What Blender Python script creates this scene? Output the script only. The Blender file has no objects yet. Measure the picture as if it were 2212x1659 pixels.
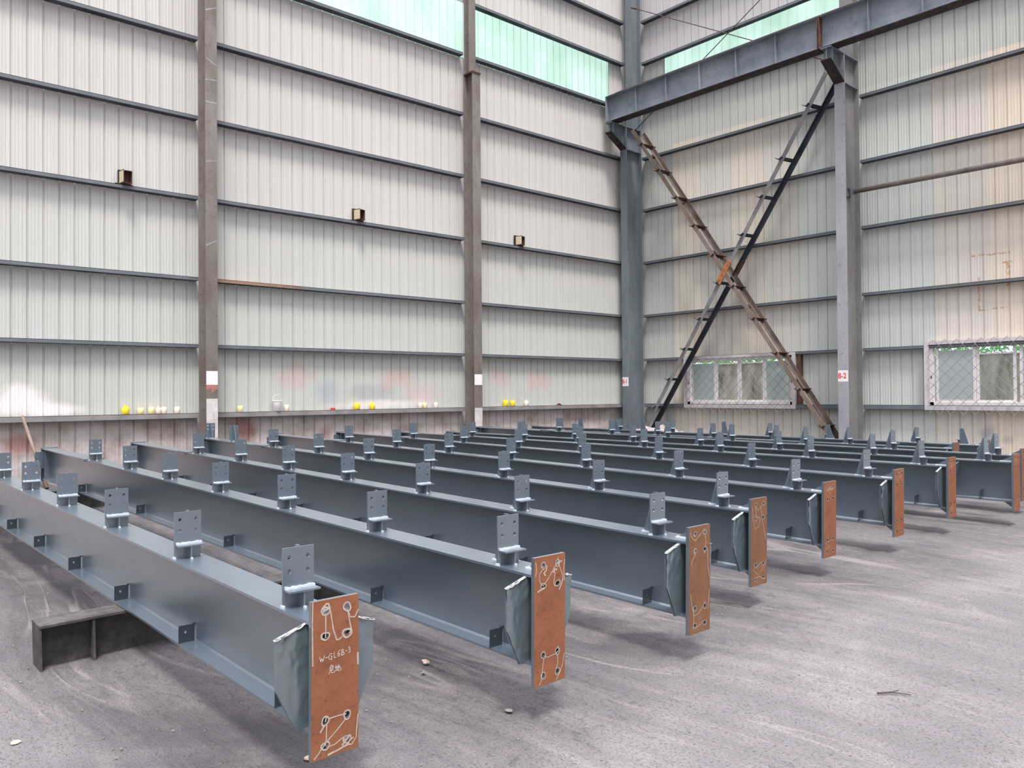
import bpy, bmesh, math, random
from mathutils import Vector, Matrix, noise
random.seed(7)
S = bpy.context.scene
COL = S.collection
PI = math.pi

# ------------------------------------------------------------------ camera
CAM = Vector((-17.747, -14.913, 1.6))
YAW, PITCH, ROLL = math.radians(48.759), math.radians(0.697), math.radians(-0.445)
cam_d = bpy.data.cameras.new('camera')
cam = bpy.data.objects.new('camera', cam_d)
COL.objects.link(cam)
fw = Vector((math.cos(YAW)*math.cos(PITCH), math.sin(YAW)*math.cos(PITCH), math.sin(PITCH)))
rt = Vector((math.sin(YAW), -math.cos(YAW), 0)); up = rt.cross(fw)
r2 = rt*math.cos(ROLL)+up*math.sin(ROLL); u2 = -rt*math.sin(ROLL)+up*math.cos(ROLL)
M = Matrix((r2, u2, -fw)).transposed().to_4x4(); M.translation = CAM
cam.matrix_world = M
cam_d.sensor_width = 36.0
cam_d.lens = 36.0*1732.8/2212.0
cam_d.clip_end = 400
S.camera = cam

# ------------------------------------------------------------------ light, sky, exposure
S.view_settings.view_transform = 'Standard'
S.view_settings.look = 'None'
S.view_settings.gamma = 1
S.view_settings.use_curve_mapping = False
S.view_settings.exposure = 0.78
W = bpy.data.worlds.new('sky'); S.world = W; W.use_nodes = True
nt = W.node_tree; nt.nodes.clear()
wo = nt.nodes.new('ShaderNodeOutputWorld'); bg = nt.nodes.new('ShaderNodeBackground')
tc = nt.nodes.new('ShaderNodeTexCoord'); sx = nt.nodes.new('ShaderNodeSeparateXYZ'); rp = nt.nodes.new('ShaderNodeValToRGB')
nt.links.new(tc.outputs['Generated'], sx.inputs[0]); nt.links.new(sx.outputs['Z'], rp.inputs[0])
rp.color_ramp.elements[0].position = 0.0; rp.color_ramp.elements[0].color = (0.40, 0.43, 0.47, 1)
rp.color_ramp.elements[1].position = 1.0; rp.color_ramp.elements[1].color = (4.4, 4.55, 4.8, 1)
e_ = rp.color_ramp.elements.new(0.40); e_.color = (0.66, 0.70, 0.75, 1)
nt.links.new(rp.outputs[0], bg.inputs[0])
# overcast sky, brighter low down on the far side of the hall (+x +y)
def wm(op, a, b):
    n = nt.nodes.new('ShaderNodeMath'); n.operation = op
    for i, v in enumerate((a, b)):
        if isinstance(v, (int, float)): n.inputs[i].default_value = v
        else: nt.links.new(v, n.inputs[i])
    return n.outputs[0]
side = wm('MULTIPLY', wm('ADD', sx.outputs['X'], sx.outputs['Y']), 0.707)
mr = nt.nodes.new('ShaderNodeMapRange'); nt.links.new(side, mr.inputs[0])
mr.inputs[1].default_value = 0.35; mr.inputs[2].default_value = 0.75; mr.inputs[3].default_value = 0.55; mr.inputs[4].default_value = 2.0
nt.links.new(mr.outputs[0], bg.inputs[1])
nt.links.new(bg.outputs[0], wo.inputs[0])
sun_d = bpy.data.lights.new('sun', 'SUN'); sun_d.energy = 2.9; sun_d.angle = math.radians(13); sun_d.color = (1.0, 0.97, 0.95)
sun = bpy.data.objects.new('sun', sun_d); COL.objects.link(sun)
sun.location = (-20, -18, 20)
sd = Vector((0.24, 0.36, -1.0)).normalized()
sun.rotation_euler = sd.to_track_quat('-Z', 'Y').to_euler()

# ------------------------------------------------------------------ materials
MATS = {}
def nodes_of(name):
    m = bpy.data.materials.new(name); m.use_nodes = True
    MATS[name] = m
    t = m.node_tree; b = t.nodes['Principled BSDF']
    return m, t, b
def L(t, a, b): t.links.new(a, b)
def mathn(t, op, a, b=None, c=None, clamp=False):
    n = t.nodes.new('ShaderNodeMath'); n.operation = op; n.use_clamp = clamp
    for i, v in enumerate((a, b, c)):
        if v is None: continue
        if isinstance(v, (int, float)): n.inputs[i].default_value = v
        else: L(t, v, n.inputs[i])
    return n.outputs[0]
def coords(t, kind='Object', scale=(1, 1, 1), loc=(0, 0, 0)):
    c = t.nodes.new('ShaderNodeTexCoord'); m = t.nodes.new('ShaderNodeMapping')
    L(t, c.outputs[kind], m.inputs[0]); m.inputs['Scale'].default_value = scale; m.inputs['Location'].default_value = loc
    return m.outputs[0]
def noisen(t, vec, scale, detail=4, rough=0.55, dist=0.0):
    n = t.nodes.new('ShaderNodeTexNoise'); L(t, vec, n.inputs['Vector'])
    n.inputs['Scale'].default_value = scale; n.inputs['Detail'].default_value = detail
    n.inputs['Roughness'].default_value = rough; n.inputs['Distortion'].default_value = dist
    return n.outputs['Fac']
def ramp(t, fac, stops, interp='LINEAR'):
    n = t.nodes.new('ShaderNodeValToRGB'); L(t, fac, n.inputs[0]); cr = n.color_ramp; cr.interpolation = interp
    while len(cr.elements) < len(stops): cr.elements.new(0.5)
    for e, (p, c) in zip(cr.elements, stops):
        e.position = p; e.color = (*c, 1) if len(c) == 3 else c
    return n.outputs[0]
def mixc(t, fac, a, b, mode='MIX'):
    n = t.nodes.new('ShaderNodeMix'); n.data_type = 'RGBA'; n.blend_type = mode
    if isinstance(fac, (int, float)): n.inputs[0].default_value = fac
    else: L(t, fac, n.inputs[0])
    for i, v in ((6, a), (7, b)):
        if isinstance(v, tuple): n.inputs[i].default_value = (*v, 1) if len(v) == 3 else v
        else: L(t, v, n.inputs[i])
    return n.outputs[2]
def bump(t, b, h, strength=0.3, dist=0.01):
    n = t.nodes.new('ShaderNodeBump'); L(t, h, n.inputs['Height']); n.inputs['Strength'].default_value = strength; n.inputs['Distance'].default_value = dist
    L(t, n.outputs[0], b.inputs['Normal'])
def ellipse_mask(t, vec, ax, cu, cz, ru, rz, nz):
    """soft blot with a ragged edge on a wall; ax = 0 (x) or 1 (y)"""
    s = t.nodes.new('ShaderNodeSeparateXYZ'); L(t, vec, s.inputs[0])
    du = mathn(t, 'DIVIDE', mathn(t, 'SUBTRACT', s.outputs[ax], cu), ru)
    dz = mathn(t, 'DIVIDE', mathn(t, 'SUBTRACT', s.outputs[2], cz), rz)
    r = mathn(t, 'SQRT', mathn(t, 'ADD', mathn(t, 'POWER', mathn(t, 'ABSOLUTE', du), 2.0), mathn(t, 'POWER', mathn(t, 'ABSOLUTE', dz), 2.0)))
    r = mathn(t, 'ADD', r, mathn(t, 'MULTIPLY', mathn(t, 'SUBTRACT', nz, 0.5), 1.6))
    n = t.nodes.new('ShaderNodeMapRange'); n.interpolation_type = 'SMOOTHSTEP'
    L(t, r, n.inputs[0]); n.inputs[1].default_value = 1.05; n.inputs[2].default_value = 0.25; n.inputs[3].default_value = 0; n.inputs[4].default_value = 1
    return n.outputs[0]

def mat_paint(name, c1, c2, rough=0.4, scale=3.0, bumps=0.06, spec=0.5, fine=60):
    m, t, b = nodes_of(name)
    v = coords(t)
    n = noisen(t, v, scale, 5)
    L(t, ramp(t, n, [(0.3, c1), (0.7, c2)]), b.inputs['Base Color'])
    r = mathn(t, 'MULTIPLY_ADD', noisen(t, v, scale*3, 3), 0.12, rough-0.06)
    L(t, r, b.inputs['Roughness']); b.inputs['Specular IOR Level'].default_value = spec
    bump(t, b, noisen(t, v, fine, 3), bumps, 0.004)
    return m
mat_paint('beam_paint', (0.066, 0.092, 0.120), (0.080, 0.107, 0.137), rough=0.32, bumps=0.04, spec=1.0)
mat_paint('beam_paint_film', (0.074, 0.100, 0.116), (0.100, 0.130, 0.148), rough=0.30, scale=9, bumps=0.35, spec=0.6, fine=22)
mat_paint('film_pale', (0.20, 0.20, 0.20), (0.38, 0.36, 0.35), rough=0.4, scale=20, bumps=0.2)
mat_paint('weld_pale', (0.42, 0.47, 0.53), (0.60, 0.64, 0.70), rough=0.35, scale=40, bumps=0.3)
mat_paint('girt_grey', (0.105, 0.115, 0.128), (0.150, 0.160, 0.170), rough=0.5, scale=2.5, bumps=0.1)
mat_paint('girt_dusty', (0.17, 0.155, 0.155), (0.30, 0.275, 0.27), rough=0.6, scale=2.5, bumps=0.1)
mat_paint('frame_white', (0.72, 0.66, 0.66), (0.80, 0.75, 0.745), rough=0.5, scale=6)
mat_paint('frame_lilac', (0.50, 0.455, 0.48), (0.62, 0.57, 0.59), rough=0.5, scale=6)
mat_paint('sign_white', (0.72, 0.66, 0.67), (0.84, 0.79, 0.79), rough=0.6, scale=14)
mat_paint('sign_red', (0.62, 0.03, 0.03), (0.75, 0.07, 0.06), rough=0.6, scale=30)
mat_paint('chalk', (0.32, 0.26, 0.22), (0.46, 0.39, 0.34), rough=0.8, scale=40)
mat_paint('chalk_white', (0.42, 0.38, 0.35), (0.58, 0.54, 0.50), rough=0.8, scale=40)
mat_paint('wire', (0.17, 0.15, 0.155), (0.32, 0.29, 0.30), rough=0.5, scale=20)
mat_paint('dark_void', (0.02, 0.018, 0.017), (0.04, 0.03, 0.028), rough=0.8)
mat_paint('wood_pale', (0.45, 0.36, 0.24), (0.62, 0.53, 0.40), rough=0.8, scale=25, bumps=0.4)
mat_paint('yellow_plastic', (0.80, 0.62, 0.02), (0.88, 0.72, 0.05), rough=0.4, scale=20)
mat_paint('cream_plastic', (0.80, 0.66, 0.33), (0.85, 0.74, 0.45), rough=0.45, scale=20)
mat_paint('pale_plastic', (0.78, 0.66, 0.54), (0.86, 0.77, 0.66), rough=0.45, scale=20)
mat_paint('bucket_white', (0.86, 0.82, 0.81), (0.92, 0.89, 0.88), rough=0.4, scale=18)
mat_paint('stone', (0.12, 0.11, 0.11), (0.27, 0.25, 0.24), rough=0.9, scale=60)
mat_paint('leaf', (0.50, 0.36, 0.24), (0.68, 0.56, 0.44), rough=0.8, scale=40)
mat_paint('twig', (0.05, 0.035, 0.03), (0.10, 0.07, 0.06), rough=0.9, scale=60)
mat_paint('sheet_plastic', (0.28, 0.23, 0.235), (0.40, 0.345, 0.35), rough=0.35, scale=8, bumps=0.3)
mat_paint('red_scrap', (0.5, 0.05, 0.04), (0.65, 0.09, 0.07), rough=0.6, scale=20)

def mat_rust(name, a, b_, c, scale=6.0, streak=(1, 1, 1)):
    m, t, b = nodes_of(name)
    v = coords(t, scale=streak)
    n1 = noisen(t, v, scale, 8, 0.65)
    col = ramp(t, n1, [(0.28, a), (0.5, b_), (0.72, c)])
    n2 = noisen(t, coords(t), scale*9, 5, 0.7)
    col = mixc(t, ramp(t, n2, [(0.56, (0, 0, 0)), (0.70, (0.55, 0.55, 0.55))]), col, tuple(x*0.45 for x in a))
    L(t, col, b.inputs['Base Color']); b.inputs['Roughness'].default_value = 0.8
    b.inputs['Specular IOR Level'].default_value = 0.25
    bump(t, b, n2, 0.25, 0.003)
mat_rust('plate_rust', (0.145, 0.060, 0.034), (0.225, 0.083, 0.042), (0.265, 0.115, 0.056), 5.0)
mat_rust('plate_rust_brown', (0.12, 0.060, 0.038), (0.185, 0.086, 0.046), (0.23, 0.125, 0.075), 4.0, (1, 1, 0.3))
mat_rust('dark_rust', (0.05, 0.028, 0.024), (0.095, 0.05, 0.04), (0.17, 0.085, 0.055), 7.0)
mat_rust('bright_rust', (0.26, 0.10, 0.045), (0.38, 0.15, 0.06), (0.46, 0.20, 0.09), 9.0)
mat_rust('brace_brown', (0.13, 0.09, 0.072), (0.20, 0.15, 0.122), (0.24, 0.20, 0.18), 2.2)
mat_rust('brace_grey', (0.12, 0.115, 0.125), (0.19, 0.18, 0.19), (0.26, 0.235, 0.235), 2.5)
mat_rust('brace_umber', (0.07, 0.045, 0.036), (0.13, 0.092, 0.075), (0.19, 0.155, 0.135), 2.2)
mat_rust('brace_dark', (0.03, 0.032, 0.042), (0.06, 0.065, 0.08), (0.10, 0.105, 0.12), 2.0)
mat_rust('column_brown', (0.12, 0.09, 0.08), (0.185, 0.155, 0.14), (0.26, 0.23, 0.215), 1.6, (1, 1, 0.5))
mat_rust('column_blue', (0.110, 0.125, 0.145), (0.150, 0.170, 0.195), (0.20, 0.215, 0.24), 1.4, (1, 1, 0.5))
mat_rust('column_grey', (0.15, 0.14, 0.135), (0.20, 0.195, 0.19), (0.25, 0.25, 0.26), 1.4, (1, 1, 0.5))
mat_rust('column_lilac', (0.24, 0.235, 0.27), (0.32, 0.315, 0.35), (0.36, 0.355, 0.39), 1.3, (1, 1, 0.5))
mat_rust('crane_paint', (0.125, 0.140, 0.165), (0.20, 0.218, 0.255), (0.30, 0.305, 0.335), 1.1)
mat_rust('bearer_dirt', (0.035, 0.033, 0.033), (0.070, 0.065, 0.063), (0.12, 0.11, 0.105), 9.0)
mat_rust('flange_shade', (0.018, 0.016, 0.017), (0.035, 0.028, 0.027), (0.075, 0.050, 0.042), 5.0)  # near-black brown; shade under girder and brackets put into the colour
mat_rust('pipe_rust', (0.12, 0.095, 0.09), (0.185, 0.15, 0.14), (0.25, 0.23, 0.22), 3.0)

def wall_mat(name, ax):
    m, t, b = nodes_of(name)
    v = coords(t)
    s = t.nodes.new('ShaderNodeSeparateXYZ'); L(t, v, s.inputs[0])
    u = s.outputs[ax]; z = s.outputs[2]
    # vertical streaks of dust
    st1 = noisen(t, coords(t, scale=(14, 14, 0.22)), 1.0, 4, 0.6)
    st2 = noisen(t, coords(t, scale=(45, 45, 0.5)), 1.0, 3, 0.6)
    big = noisen(t, coords(t, scale=(0.5, 0.5, 0.35)), 1.0, 3, 0.5)
    if ax == 0:
        base = ramp(t, mathn(t, 'DIVIDE', z, 12.0, clamp=True), [(0.08, (0.50, 0.515, 0.485)), (0.35, (0.54, 0.535, 0.51)), (0.62, (0.585, 0.55, 0.53))])
    else:
        f = t.nodes.new('ShaderNodeMapRange'); L(t, u, f.inputs[0]); f.inputs[1].default_value = 0.0; f.inputs[2].default_value = -12.0
        cream = (0.70, 0.625, 0.535); gry = (0.54, 0.545, 0.515); mid = (0.62, 0.59, 0.54); gg = (0.585, 0.60, 0.565); pk = (0.68, 0.61, 0.55); bl = (0.52, 0.55, 0.57)
        seq = [(0.0, gry), (1.3, cream), (2.2, mid), (3.1, cream), (4.1, mid), (5.0, gg), (6.6, gg), (8.05, pk), (9.10, (0.77, 0.655, 0.54)), (9.85, bl)]
        base = ramp(t, f.outputs[0], [(p/12.0, c) for p, c in seq], 'CONSTANT')
        up_ = t.nodes.new('ShaderNodeMapRange'); L(t, z, up_.inputs[0]); up_.inputs[1].default_value = 8.42; up_.inputs[2].default_value = 8.46
        base = mixc(t, up_.outputs[0], base, (0.53, 0.53, 0.50))
        up2 = t.nodes.new('ShaderNodeMapRange'); L(t, z, up2.inputs[0]); up2.inputs[1].default_value = 10.9; up2.inputs[2].default_value = 10.95
        base = mixc(t, up2.outputs[0], base, (0.50, 0.475, 0.48))
    col = mixc(t, mathn(t, 'MULTIPLY', ramp(t, st1, [(0.35, (0, 0, 0)), (0.75, (1, 1, 1))]), 0.30), base, (0.36, 0.36, 0.34))
    col = mixc(t, mathn(t, 'MULTIPLY', ramp(t, st2, [(0.5, (0, 0, 0)), (0.8, (1, 1, 1))]), 0.35), col, (0.33, 0.33, 0.32))
    col = mixc(t, mathn(t, 'MULTIPLY', ramp(t, big, [(0.45, (0, 0, 0)), (0.7, (1, 1, 1))]), 0.18), col, (0.42, 0.42, 0.42))
    nz = noisen(t, v, 2.2, 5, 0.6)
    if ax == 0:
        # paint dust and rust sprayed over the foot of the wall
        low = t.nodes.new('ShaderNodeMapRange'); L(t, mathn(t, 'ADD', z, mathn(t, 'MULTIPLY', mathn(t, 'SUBTRACT', nz, 0.5), 0.5)), low.inputs[0])
        low.inputs[1].default_value = 1.30; low.inputs[2].default_value = 1.10
        stain = ramp(t, noisen(t, v, 1.7, 6, 0.65), [(0.28, (0.25, 0.15, 0.125)), (0.44, (0.40, 0.32, 0.305)), (0.56, (0.53, 0.45, 0.45)), (0.75, (0.62, 0.56, 0.55))])
        col = mixc(t, mathn(t, 'MULTIPLY', low.outputs[0], 0.88), col, stain)
        for cu, cz, ru, rz, c, k in [(-15.1, 1.55, .45, .32, (.80, .74, .74), .9), (-14.6, 1.4, .5, .14, (.78, .72, .72), .8),
                                     (-10.35, 2.0, .55, .35, (.55, .36, .34), .45), (-9.65, 1.65, .4, .35, (.30, .34, .40), .5),
                                     (-8.65, 1.65, .9, .28, (.32, .30, .36), .45), (-8.0, 1.95, .6, .3, (.60, .36, .33), .5),
                                     (-7.3, 1.6, .7, .3, (.60, .42, .41), .45), (-4.9, 2.0, .5, .3, (.58, .34, .31), .4), (-3.6, 1.9, .5, .3, (.60, .34, .32), .4),
                                     (-8.3, 1.4, 1.5, .13, (.74, .68, .69), .7), (-4.2, .8, .22, .2, (.26, .27, .29), .6), (-2.6, .65, .25, .3, (.32, .28, .28), .5),
                                     (-11.4, .95, .3, .35, (.28, .11, .09), .7), (-9.7, .75, .2, .3, (.30, .12, .10), .5), (-15.2, .85, .35, .2, (.34, .10, .08), .6)]:
            col = mixc(t, mathn(t, 'MULTIPLY', ellipse_mask(t, v, 0, cu, cz, ru, rz, nz), k), col, c)
    else:
        for cu, cz, ru, rz, c, k in [(-9.05, .75, .2, .2, (.27, .29, .34), .6), (-2.05, 2.95, .16, .3, (.50, .36, .20), .55), (-9.40, .6, .15, .12, (.33, .30, .29), .5)]:
            col = mixc(t, mathn(t, 'MULTIPLY', ellipse_mask(t, v, 1, cu, cz, ru, rz, nz), k), col, c)
        # old rusty tape lines of a removed notice board
        for cu, cz, ru, rz in [(-8.93, 4.34, .13, .02), (-9.3, 4.33, .22, .02), (-9.45, 4.14, .10, .02), (-9.46, 3.95, .035, .22), (-8.93, 3.55, .02, .4), (-8.98, 3.22, .12, .015), (-9.30, 3.24, .15, .015), (-9.47, 3.75, .03, .1)]:
            s1 = mathn(t, 'LESS_THAN', mathn(t, 'ABSOLUTE', mathn(t, 'SUBTRACT', u, cu)), ru)
            s2 = mathn(t, 'LESS_THAN', mathn(t, 'ABSOLUTE', mathn(t, 'SUBTRACT', z, cz)), rz)
            mk = mathn(t, 'MULTIPLY', mathn(t, 'MULTIPLY', s1, s2), mathn(t, 'GREATER_THAN', noisen(t, v, 22, 3), 0.47))
            col = mixc(t, mathn(t, 'MULTIPLY', mk, 0.75), col, (0.50, 0.24, 0.12))
    L(t, col, b.inputs['Base Color']); b.inputs['Roughness'].default_value = 0.55; b.inputs['Specular IOR Level'].default_value = 0.35
    bump(t, b, st2, 0.25, 0.006)
wall_mat('sheet_left', 0); wall_mat('sheet_right', 1)

def mat_band(name):
    m, t, b = nodes_of(name); t.nodes.remove(b)
    out = t.nodes['Material Output']
    v = coords(t, scale=(0.8, 0.8, 0.5)); n = noisen(t, v, 1.3, 3)
    c = ramp(t, n, [(0.35, (0.29, 0.43, 0.33)), (0.65, (0.42, 0.54, 0.46))])
    tr = t.nodes.new('ShaderNodeBsdfTranslucent'); L(t, c, tr.inputs[0])
    tp = t.nodes.new('ShaderNodeBsdfTransparent'); L(t, c, tp.inputs[0])
    gl = t.nodes.new('ShaderNodeBsdfDiffuse'); gl.inputs[0].default_value = (0.75, 0.9, 0.82, 1)
    a = t.nodes.new('ShaderNodeMixShader'); a.inputs[0].default_value = 0.55; L(t, tr.outputs[0], a.inputs[1]); L(t, tp.outputs[0], a.inputs[2])
    e = t.nodes.new('ShaderNodeMixShader'); e.inputs[0].default_value = 0.2; L(t, a.outputs[0], e.inputs[1]); L(t, gl.outputs[0], e.inputs[2])
    L(t, e.outputs[0], out.inputs[0])
mat_band('fibreglass')
def mat_glass(name, frosted):
    m, t, b = nodes_of(name)
    if frosted:
        b.inputs['Base Color'].default_value = (0.50, 0.57, 0.56, 1); b.inputs['Roughness'].default_value = 0.5
        b.inputs['Transmission Weight'].default_value = 0.25
    else:
        t.nodes.remove(b); out = t.nodes['Material Output']
        tp = t.nodes.new('ShaderNodeBsdfTransparent'); tp.inputs[0].default_value = (0.95, 0.97, 0.96, 1)
        gl = t.nodes.new('ShaderNodeBsdfGlossy'); gl.inputs['Roughness'].default_value = 0.03
        mx = t.nodes.new('ShaderNodeMixShader'); mx.inputs[0].default_value = 0.07
        L(t, tp.outputs[0], mx.inputs[1]); L(t, gl.outputs[0], mx.inputs[2]); L(t, mx.outputs[0], out.inputs[0])
mat_glass('glass_frosted', True); mat_glass('glass_clear', False)

def mat_floor():
    m, t, b = nodes_of('dirt_floor')
    v = coords(t)
    s = t.nodes.new('ShaderNodeSeparateXYZ'); L(t, v, s.inputs[0])
    # drag marks run along y, gently wandering
    warp = noisen(t, coords(t, scale=(0.25, 0.12, 1)), 1.0, 2)
    cmb2 = t.nodes.new('ShaderNodeCombineXYZ')
    L(t, mathn(t, 'ADD', mathn(t, 'MULTIPLY', s.outputs[0], 2.4), mathn(t, 'MULTIPLY', warp, 11.0)), cmb2.inputs[0])
    L(t, mathn(t, 'MULTIPLY', s.outputs[1], 0.22), cmb2.inputs[1])
    cmb = t.nodes.new('ShaderNodeCombineXYZ')
    L(t, mathn(t, 'ADD', mathn(t, 'MULTIPLY', s.outputs[0], 5.0), mathn(t, 'MULTIPLY', warp, 9.0)), cmb.inputs[0])
    L(t, mathn(t, 'MULTIPLY', s.outputs[1], 0.7), cmb.inputs[1])
    drag = noisen(t, cmb.outputs[0], 1.0, 7, 0.68, 0.6)
    patch = noisen(t, v, 0.55, 5, 0.6, 0.5)
    grit = noisen(t, coords(t, scale=(1.4, 0.8, 1)), 80, 4, 0.75)
    crumb = noisen(t, coords(t, scale=(1.5, 0.8, 1)), 14, 7, 0.75)
    c = ramp(t, drag, [(0.30, (0.090, 0.081, 0.086)), (0.42, (0.165, 0.149, 0.157)), (0.56, (0.250, 0.226, 0.234)), (0.70, (0.37, 0.328, 0.315))])
    c = mixc(t, mathn(t, 'MULTIPLY', ramp(t, patch, [(0.42, (1, 1, 1)), (0.54, (0, 0, 0))]), 0.60), c, (0.088, 0.084, 0.093))
    c = mixc(t, mathn(t, 'MULTIPLY', ramp(t, patch, [(0.50, (0, 0, 0)), (0.62, (1, 1, 1))]), 0.45), c, (0.38, 0.345, 0.35))
    c = mixc(t, mathn(t, 'MULTIPLY', ramp(t, crumb, [(0.50, (0, 0, 0)), (0.64, (1, 1, 1))]), 0.6), c, (0.11, 0.098, 0.104))
    # floor colour darker under and around the rows of beams, paler elsewhere
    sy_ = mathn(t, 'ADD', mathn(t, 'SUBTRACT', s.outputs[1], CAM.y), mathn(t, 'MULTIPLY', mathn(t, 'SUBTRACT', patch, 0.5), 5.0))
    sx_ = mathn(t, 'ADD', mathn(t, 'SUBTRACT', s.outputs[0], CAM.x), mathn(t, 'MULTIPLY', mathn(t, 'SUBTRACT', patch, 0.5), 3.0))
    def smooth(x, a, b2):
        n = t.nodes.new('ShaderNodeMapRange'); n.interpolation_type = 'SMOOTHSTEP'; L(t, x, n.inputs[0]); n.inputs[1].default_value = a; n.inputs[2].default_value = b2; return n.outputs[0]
    beam_zone = mathn(t, 'MULTIPLY', smooth(sy_, 2.2, 3.3), smooth(sx_, 0.3, 1.3))
    c = mixc(t, mathn(t, 'MULTIPLY', beam_zone, 0.42), c, (0.085, 0.077, 0.083))
    c = mixc(t, mathn(t, 'MULTIPLY', mathn(t, 'SUBTRACT', 1.0, beam_zone), 0.38), c, (0.40, 0.365, 0.37))
    rut = noisen(t, cmb2.outputs[0], 1.0, 3, 0.5, 0.4)
    ridge = ramp(t, rut, [(0.478, (0, 0, 0)), (0.492, (1, 1, 1)), (0.502, (1, 1, 1)), (0.520, (0, 0, 0))])
    ridge = mathn(t, 'MULTIPLY', ridge, ramp(t, noisen(t, coords(t, loc=(7, 2, 0)), 0.9, 3), [(0.48, (0, 0, 0)), (0.60, (1, 1, 1))]))
    c = mixc(t, mathn(t, 'MULTIPLY', ridge, 0.35), c, (0.48, 0.42, 0.40))
    c = mixc(t, ramp(t, grit, [(0.51, (0, 0, 0)), (0.62, (0.7, 0.7, 0.7))]), c, (0.075, 0.066, 0.070))
    c = mixc(t, ramp(t, noisen(t, coords(t, loc=(3, 1, 0)), 85, 3, 0.6), [(0.68, (0, 0, 0)), (0.78, (0.5, 0.5, 0.5))]), c, (0.42, 0.40, 0.39))
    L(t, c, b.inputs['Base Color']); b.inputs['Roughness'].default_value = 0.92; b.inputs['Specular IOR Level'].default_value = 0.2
    h = mathn(t, 'ADD', mathn(t, 'MULTIPLY', drag, 2.2), mathn(t, 'ADD', mathn(t, 'MULTIPLY', crumb, 0.9), mathn(t, 'MULTIPLY', grit, 0.45)))
    h = mathn(t, 'ADD', h, mathn(t, 'MULTIPLY', ridge, 0.5)); bump(t, b, h, 0.9, 0.035)
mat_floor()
def mat_outside():
    m, t, b = nodes_of('stained_concrete')
    v = coords(t, scale=(1, 1.6, 0.5))
    c = ramp(t, noisen(t, v, 1.6, 7, 0.65), [(0.36, (0.13, 0.12, 0.08)), (0.45, (0.36, 0.33, 0.28)), (0.60, (0.56, 0.52, 0.48))])
    L(t, c, b.inputs['Base Color']); b.inputs['Roughness'].default_value = 0.9
    m, t, b = nodes_of('foliage')
    c = ramp(t, noisen(t, coords(t), 3, 4), [(0.35, (0.10, 0.40, 0.12)), (0.65, (0.32, 0.72, 0.30))])
    L(t, c, b.inputs['Base Color']); b.inputs['Roughness'].default_value = 0.6
mat_outside()

def mat_part_rust():
    m, t, b = nodes_of('girt_part_rust'); v = coords(t)
    s = t.nodes.new('ShaderNodeSeparateXYZ'); L(t, v, s.inputs[0])
    n = noisen(t, v, 5, 6, 0.7)
    f = mathn(t, 'ADD', mathn(t, 'MULTIPLY', mathn(t, 'ADD', s.outputs[0], 10.9), 0.8), mathn(t, 'MULTIPLY', mathn(t, 'SUBTRACT', n, 0.5), 2.5))
    c = ramp(t, f, [(0.0, (0.30, 0.17, 0.11)), (0.35, (0.17, 0.10, 0.08)), (0.5, (0.13, 0.14, 0.15))])
    L(t, c, b.inputs['Base Color']); b.inputs['Roughness'].default_value = 0.7
mat_part_rust()

for n_ in ('beam_paint', 'beam_paint_film', 'beam_dark'):
    if n_ in MATS:
        b_ = MATS[n_].node_tree.nodes['Principled BSDF']
        b_.inputs['Coat Weight'].default_value = 1.0; b_.inputs['Coat Roughness'].default_value = 0.26; b_.inputs['Coat IOR'].default_value = 1.9
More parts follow.
